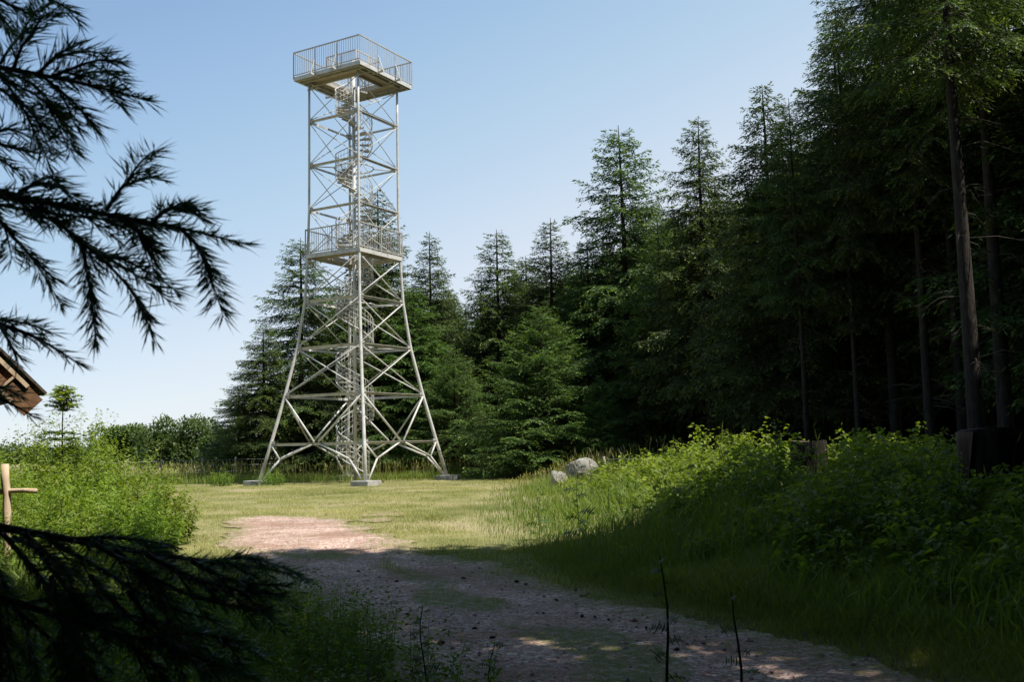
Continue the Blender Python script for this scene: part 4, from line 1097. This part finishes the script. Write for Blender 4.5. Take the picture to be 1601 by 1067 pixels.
def wire_fence(pxs, label, wires=(.95, .6), lean=0, h=1.15, mat=M_post):
    P = [Vector((at(px, 705, d).x, d, float(height(at(px, 705, d).x, d)))) for px, d in pxs]
    t = empty('wire_fence', P[0], label, 'fence'); O = P[0]
    for k, p in enumerate(P):
        l = .12 * ((k * 7) % 3 - 1)
        log(MB(), p - O - Vector((0, 0, .3)), p - O + Vector((l, 0, h)), .04, k, 7, 4).build('post', mat, t, True)
    for w in wires:
        mb = MB()
        for a, b in zip(P[:-1], P[1:]):
            mb.path([a - O + Vector((0, -.05, w)), (a + b) / 2 - O + Vector((0, -.05, w - .03)), b - O + Vector((0, -.05, w))], .006, 4)
        mb.build('wire', M_wire, t)
wire_fence([(150, 44), (253, 45.5), (313, 46.5), (372, 47.5), (440, 48.5)], 'old wire fence with grey wooden posts in the tall grass left of the tower', (1.05, .8, .5))
wire_fence([(950, 30), (1085, 29), (1230, 28)], 'thin wire fence above the grass in front of the dark forest', (.62,), h=.7)

def stump(px, depth, top, bot, wpx, label, seed, bare=None, flare=1.25):
    r = random.Random(seed); pt_ = at(px, top, depth); zb = at(px, bot, depth).z - .25; R_ = wpx / F_PX * depth / 2
    t = empty('tree_stump', (pt_.x, depth, zb), label, 'tree stump')
    H_ = pt_.z - zb; n = 40; rows = 14; V = []; Fs = []
    ph = [r.uniform(0, 6.28) for _ in range(6)]
    def lob(a, h): return 1 + .05 * math.sin(3 * a + ph[0]) + .035 * math.sin(5 * a + ph[1] + h) + .02 * math.sin(11 * a + ph[2] + 2 * h)
    for j in range(rows + 1):
        h = j / rows
        for k in range(n):
            a = 2 * math.pi * k / n; rr_ = R_ * lob(a, h) * (1 + (flare - 1) * (1 - h) ** 3 - (.05 if h > .97 else 0)) * r.uniform(.985, 1.015)
            V.append((math.cos(a) * rr_, math.sin(a) * rr_, H_ * h + (.05 * R_ * math.sin(a * 2 + ph[3]) if j == rows else 0)))
    for j in range(rows):
        for k in range(n): Fs.append((j * n + k, j * n + (k + 1) % n, (j + 1) * n + (k + 1) % n, (j + 1) * n + k))
    MB().add(V, Fs).build('bark', M_stump, t, True)
    cv = [(x * .985, y * .985, z) for x, y, z in V[rows * n:]]
    cen = [(x * .5, y * .5, z * .5 + H_ * .5 - .012) for x, y, z in cv]; c0 = (0, 0, H_ - .02)
    MB().add(cv + cen + [c0], [(k, (k + 1) % n, n + (k + 1) % n, n + k) for k in range(n)] + [(n + k, n + (k + 1) % n, 2 * n) for k in range(n)]).build('cut_face', M_cut, t)
    if bare:
        a0, a1, h0 = bare; V2 = []; F2 = []; K = 8
        for j in range(9):
            h = h0 + (1.0 - h0) * j / 8
            for k in range(K + 1):
                a = a0 + (a1 - a0) * (k / K) * (.45 + .55 * j / 8 if True else 1); rr_ = R_ * (1 + .02 * math.sin(5 * a)) * (1 + (flare - 1) * (1 - h) ** 3) * 1.10
                V2.append((math.cos(a) * rr_, math.sin(a) * rr_, H_ * h - .02))
        W2 = K + 1
        for j in range(8):
            for k in range(K): F2.append((j * W2 + k, j * W2 + k + 1, (j + 1) * W2 + k + 1, (j + 1) * W2 + k))
        inner = [(x * .9, y * .9, z) for x, y, z in V2]; nV = len(V2)
        F3 = F2 + [tuple(i + nV for i in f[::-1]) for f in F2]
        rim = [8 * W2 + k for k in range(W2)]
        for a_, b_ in zip(rim[:-1], rim[1:]): F3.append((a_, b_, b_ + nV, a_ + nV))
        for j in range(8):
            F3.append((j * W2, (j + 1) * W2, (j + 1) * W2 + nV, j * W2 + nV)); F3.append((j * W2 + K, (j + 1) * W2 + K, (j + 1) * W2 + K + nV, j * W2 + K + nV))
        MB().add(V2 + inner, F3).build('bare_wood', M_barewood, t, True)
    return t
stump(1549, 12.4, 672, 806, 104, 'big dark tree stump at the right edge with a strip of bare wood', 51, bare=(math.pi * 1.02, math.pi * 1.22, .35), flare=.92)
stump(1265, 17.6, 690, 768, 55, 'small dark mossy tree stump among the bright brambles', 52)

def boulder(px, depth, py, w, h, label, seed, squash=1.0, rz=0):
    import bmesh
    bm = bmesh.new(); bmesh.ops.create_icosphere(bm, subdivisions=4, radius=1); r = random.Random(seed)
    from mathutils import noise
    planes = [Vector((r.gauss(0, 1), r.gauss(0, 1), r.gauss(0, .7))).normalized() for _ in range(9)]
    for v in bm.verts:
        n = v.co.copy(); k = 1.0
        for pn in planes:
            dd = n.dot(pn)
            if dd > .72: k = min(k, .72 / dd)
        k *= 1 + .10 * noise.noise(n * 1.7 + Vector((seed, 0, 0))) + .04 * noise.noise(n * 6)
        v.co = Vector((n.x * k * w / 2, n.y * k * w / 2 * .8, n.z * k * h))
    me = bpy.data.meshes.new('boulder'); bm.to_mesh(me); bm.free(); me.materials.append(M_rock)
    p = at(px, py, depth); o = link('boulder', me, None, (p.x, depth, p.z - h * .85)); o.rotation_euler = (0, .1, rz)
    tag(o, label, 'boulder'); return o
boulder(910, 29, 719, 1.1, .55, 'grey boulder lying in the grass below the broad young spruce', 3, rz=.3)
boulder(872, 27.8, 737, .7, .34, 'low flat rock half hidden in grass left of the grey boulder', 5, rz=1.2)
boulder(259, 24.5, 774, .16, .08, 'small pale stone at the left edge of the lawn', 6)

# thistles and single stalks
def thistle(px, depth, py_top, label, seed, spread=.22, nl=16, r_=.006, base_z=None, leaf=.16):
    p = at(px, py_top, depth); z = float(height(p.x, depth)); H_ = p.z - z
    r = random.Random(seed); t = empty('thistle', (p.x, depth, z), label, 'thistle', 'tall thistles and stalks')
    k = 7; pts = [(math.sin(i * .9 + seed) * .004 * i, math.cos(i * .7 + seed) * .004 * i, H_ * i / k) for i in range(k + 1)]
    MB().path([(0, 0, -.05)] + pts[1:], [r_ * (1.2 - i / (k + 2)) for i in range(k + 1)], 6).build('stem', M_thistle, t, True)
    V = []; Fs = []; A = []
    for j in range(nl):
        f = (j + .5) / nl; i0 = f * k; i_ = min(k - 1, int(i0)); c = Vector(pts[i_]).lerp(Vector(pts[i_ + 1]), i0 - i_)
        a = j * 2.4 + r.uniform(-.3, .3); L = leaf * (1.15 - .8 * f) * r.uniform(.7, 1.2)
        h = Vector((math.cos(a), math.sin(a), 0)); s = Vector((-h.y, h.x, r.choice((-1, 1)) * .7)).normalized(); seg = 7
        for q in range(seg):                                 # toothed lobes
            s0 = q / seg; s1 = (q + .9) / seg
            def cp(x_): return c + h * L * x_ + Vector((0, 0, L * (.55 * x_ - .55 * x_ * x_)))
            wq = L * .42 * math.sin(math.pi * (s0 * .8 + .15)) * (1.35 if q % 2 else .55)
            o_ = len(V); V += [cp(s0), cp(s1), cp((s0 + s1) / 2 + .04) + s * wq, cp((s0 + s1) / 2 + .04) - s * wq]; Fs += [(o_, o_ + 2, o_ + 1), (o_, o_ + 1, o_ + 3)]; A += [r.uniform(.2, .8)] * 4
    link('leaves', mesh_np('leaves', np.array([tuple(v) for v in V]), [np.array(Fs)], M_thistle, attr=np.array(A)), t)
    hb = MB()
    for _ in range(r.randint(2, 4) if depth > 8 else 0):
        c = Vector(pts[-1]) + Vector((r.uniform(-.05, .05), r.uniform(-.05, .05), r.uniform(-.06, .02)))
        hb = MB(); hb.path([c - Vector((0, 0, .02)), c, c + Vector((0, 0, .018))], [.003, r_ * 1.5, .004], 7); hb.build('flower_bud', M_thistle, t, True)
thistle(902, 15, 728, 'tall thistle with spiny leaves on the sunny right verge', 1, leaf=.3, nl=14)
thistle(842, 16, 762, 'slimmer thistle left of the tall one on the right verge', 2, leaf=.22)
thistle(950, 16.5, 718, 'thin dry thistle stalk right of the tall thistle', 3, nl=8, leaf=.15)
thistle(1036, 5.4, 868, 'dark single stalk standing in the shade close to the viewer', 4, nl=16, leaf=.17, r_=.010)
thistle(1150, 5.0, 925, 'shorter dark stalk in the shade right of the other near stalk', 5, nl=16, leaf=.15, r_=.009)
thistle(663, 5.6, 948, 'leafy dark weed stalk at the near left edge of the path', 6, nl=26, leaf=.13)
thistle(768, 5.3, 1008, 'short leafy weed at the bottom centre beside the path', 7, nl=22, leaf=.13)

# ---------------------------------------------------------------- the near fir whose branches hang into the view
def near_fir():
    t = empty('fir_tree', (-2.75, 1.7, float(height(-2.75, 1.7))), 'dark fir close on the left whose drooping branches hang into the view', 'fir tree')
    O = Vector(t.location)
    tm, c = trunk_mesh('trunk', 15, .17, 77, [M_bark, M_dead]); link('trunk', tm, t)
    link('crown', spruce_crown('crown', 15, 3.0, c, 78, base=.42, prof=.7, sp=.34, mats=(M_fir, M_twig)), t)
    r = np.random.default_rng(12)
    def curve(P, n):
        P = np.array(P); s = np.linspace(0, 1, len(P)); q = np.linspace(0, 1, n)
        # catmull-like smoothing by repeated interpolation
        C = np.stack([np.interp(q, s, P[:, k]) for k in range(3)], 1)
        for _ in range(6): C[1:-1] = (C[:-2] + 2 * C[1:-1] + C[2:]) / 4
        return C
    def shoot(C, VV, nl=.064, dens=380, fade=True):
        seg = np.linalg.norm(np.diff(C, axis=0), axis=1); L = seg.sum(); cum = np.append(0, np.cumsum(seg)) / L
        n = int(L * dens * 2.1); s = r.random(n)
        q = np.stack([np.interp(s, cum, C[:, k]) for k in range(3)], 1)
        s2 = np.minimum(s + .03, 1); s1 = np.maximum(s - .03, 0)
        T = np.stack([np.interp(s2, cum, C[:, k]) - np.interp(s1, cum, C[:, k]) for k in range(3)], 1); T /= np.linalg.norm(T, axis=1)[:, None] + 1e-9
        rv = r.normal(0, 1, (n, 3)); rv -= T * (rv * T).sum(1)[:, None]; rv /= np.linalg.norm(rv, axis=1)[:, None]
        side = np.cross(T, [0, 0, 1.]); side /= np.linalg.norm(side, axis=1)[:, None] + 1e-9
        rv = rv + side * (np.sign((rv * side).sum(1)) * 1.1)[:, None]; rv /= np.linalg.norm(rv, axis=1)[:, None]
        an = np.radians(r.normal(50, 10, n)) * (1 - .35 * (s > .95))
        D = T * np.cos(an)[:, None] + rv * np.sin(an)[:, None]
        l = nl * r.uniform(.45, 1.1, n) * (1 - .3 * s ** 6)
        V, A = kites(q, D, r.normal(0, 1, (n, 3)), l, np.full(n, .0030), np.clip(r.normal(.4, .25, n), 0, 1)); VV.append((V, A))
    def branch(segs, dep, root, nm='branch', dd=0.0, wood=.008, nl=.062, auto=0):
        """segs: list of pixel polylines, the first is the main stem"""
        VV = []; wm = MB()
        for j, pl in enumerate(segs):
            dj = dep + (r.uniform(-.12, .12) if j else 0)
            pts = [at(a, b, dj + dd * (a - 100) / 300) - O for a, b in pl]
            if j == 0: pts = [Vector(root) - O] + pts
            C = curve([tuple(p) for p in pts], 28)
            L = np.linalg.norm(np.diff(C, axis=0), axis=1).sum()
            wm.path([tuple(c_) for c_ in C[::2]] + [tuple(C[-1])], list(np.linspace(wood if j == 0 else wood * .45, .0015, len(C[::2]) + 1)), 6)
            C2 = C if j else C[8:]
            shoot(C2, VV, nl)
            for _ in range(auto):
                i0 = r.integers(8 if j == 0 else 3, 24); p = C[i0]; T = C[i0 + 1] - C[i0 - 1]; T /= np.linalg.norm(T)
                sd_ = np.cross(T, [0, 0, 1.]) * r.choice([-1, 1]); D = T * .75 + sd_ * .6 + np.array([0, 0, -.12]); ll = r.uniform(.06, .16)
                Cs = np.array([p + D * ll * f + np.array([0, 0, -.03 * f * f]) for f in np.linspace(0, 1, 8)])
                wm.path([tuple(c_) for c_ in Cs], list(np.linspace(.0028, .001, 8)), 5); shoot(Cs, VV, nl)
        b = wm.build(nm, M_twig, t, True)
        V = np.concatenate([a for a, _ in VV]); A = np.concatenate([a for _, a in VV])
        link('needles', mesh_np('needles', V, [np.arange(len(V) // 4)[:, None] * 4 + np.arange(4)[None]], M_fir, attr=A), b)
    trunk = lambda z: (-2.75, 1.75, z)
    branch([[(-120, -70), (-30, -20), (15, 8), (48, 22)], [(-30, -20), (-5, 15), (8, 40)], [(10, -40), (60, -10), (100, 8), (124, 34)], [(-40, 0), (0, 20), (20, 50)]], 1.9, trunk(3.3), auto=0)
    branch([[(-160, 70), (-60, 95), (40, 112), (120, 128), (180, 142), (233, 158)], [(80, 120), (130, 100), (160, 92), (192, 98)], [(20, 108), (35, 70), (60, 42)], [(60, 115), (90, 84), (122, 70)],
            [(70, 122), (105, 150), (135, 180), (152, 204)], [(-40, 120), (20, 150), (62, 186), (96, 220)], [(-30, 105), (10, 125), (60, 150), (90, 178)], [(0, 100), (14, 76), (36, 52)], [(10, 112), (50, 128), (80, 160), (96, 176)], [(110, 126), (140, 112), (168, 112)], [(-20, 100), (10, 128), (30, 160), (44, 180)]], 1.85, trunk(2.9), auto=1)
    branch([[(-150, 180), (-60, 205), (0, 226), (40, 236), (64, 240)], [(-20, 215), (10, 200), (30, 205)], [(-30, 225), (0, 250), (28, 268)]], 1.95, trunk(2.6), auto=0)
    branch([[(-180, 250), (-60, 285), (20, 305), (120, 328), (220, 345), (310, 362), (384, 382)], [(-100, 290), (0, 322), (80, 334), (180, 345), (290, 362)], [(165, 330), (185, 300), (208, 272), (226, 268)],
            [(280, 355), (305, 380), (322, 405), (332, 432)], [(80, 340), (120, 372), (160, 405), (195, 440), (218, 475), (233, 500)], [(140, 392), (165, 400), (198, 404)], [(130, 385), (135, 420), (140, 450)],
            [(-40, 310), (5, 350), (30, 382), (60, 412), (82, 434)], [(-60, 300), (20, 312), (90, 318), (150, 322)], [(200, 345), (225, 370), (240, 388)], [(30, 300), (60, 285), (90, 290)], [(235, 350), (262, 325), (290, 322), (318, 330)]], 1.8, trunk(2.35), wood=.010, auto=2)
    branch([[(-140, 470), (-50, 492), (20, 512), (70, 534), (124, 570)], [(-20, 500), (20, 502), (50, 508), (80, 520)], [(0, 510), (20, 545), (28, 570)]], 1.9, trunk(1.95), auto=0)
    branch([[(-140, 590), (-60, 605), (0, 622), (50, 650)], [(-50, 600), (0, 605), (30, 618)]], 2.0, trunk(1.8), auto=0)
    # dark bough across the lower left corner
    low = [[(-160, 790), (-60, 815), (40, 832), (140, 850), (240, 868), (330, 880), (400, 884), (458, 900)],
           [(60, 835), (140, 880), (220, 930), (300, 962), (350, 975)], [(150, 852), (220, 895), (300, 935), (370, 950), (430, 958)], [(0, 830), (60, 900), (110, 960), (150, 1020)],
           [(230, 868), (300, 905), (370, 925), (440, 930)], [(-40, 830), (0, 900), (40, 980), (60, 1060)], [(40, 835), (110, 930), (190, 1000), (260, 1050)], [(100, 845), (170, 840), (230, 846), (280, 858)],
           [(300, 878), (350, 905), (400, 915), (448, 916)], [(140, 900), (210, 975), (300, 1020), (380, 1040)], [(-60, 850), (-10, 940), (0, 1060)], [(200, 925), (250, 990), (330, 1060)], [(80, 900), (100, 990), (160, 1070)], [(180, 860), (230, 905), (260, 950)], [(20, 840), (70, 865), (120, 900)], [(330, 882), (370, 872), (410, 876)]]
    branch(low, 2.3, trunk(1.25), wood=.014, nl=.052, auto=4)
    low2 = [[(-180, 880), (-80, 910), (20, 940), (120, 975), (220, 1000), (320, 1030), (400, 1062)], [(0, 935), (80, 1000), (140, 1080)], [(100, 968), (180, 960), (260, 975), (330, 990)], [(-60, 915), (0, 980), (30, 1080)], [(180, 990), (240, 1040), (280, 1090)], [(40, 945), (110, 930), (180, 935)], [(220, 1000), (300, 990), (380, 1005)]]
    branch(low2, 2.2, trunk(1.0), wood=.012, nl=.052, auto=4)
near_fir()
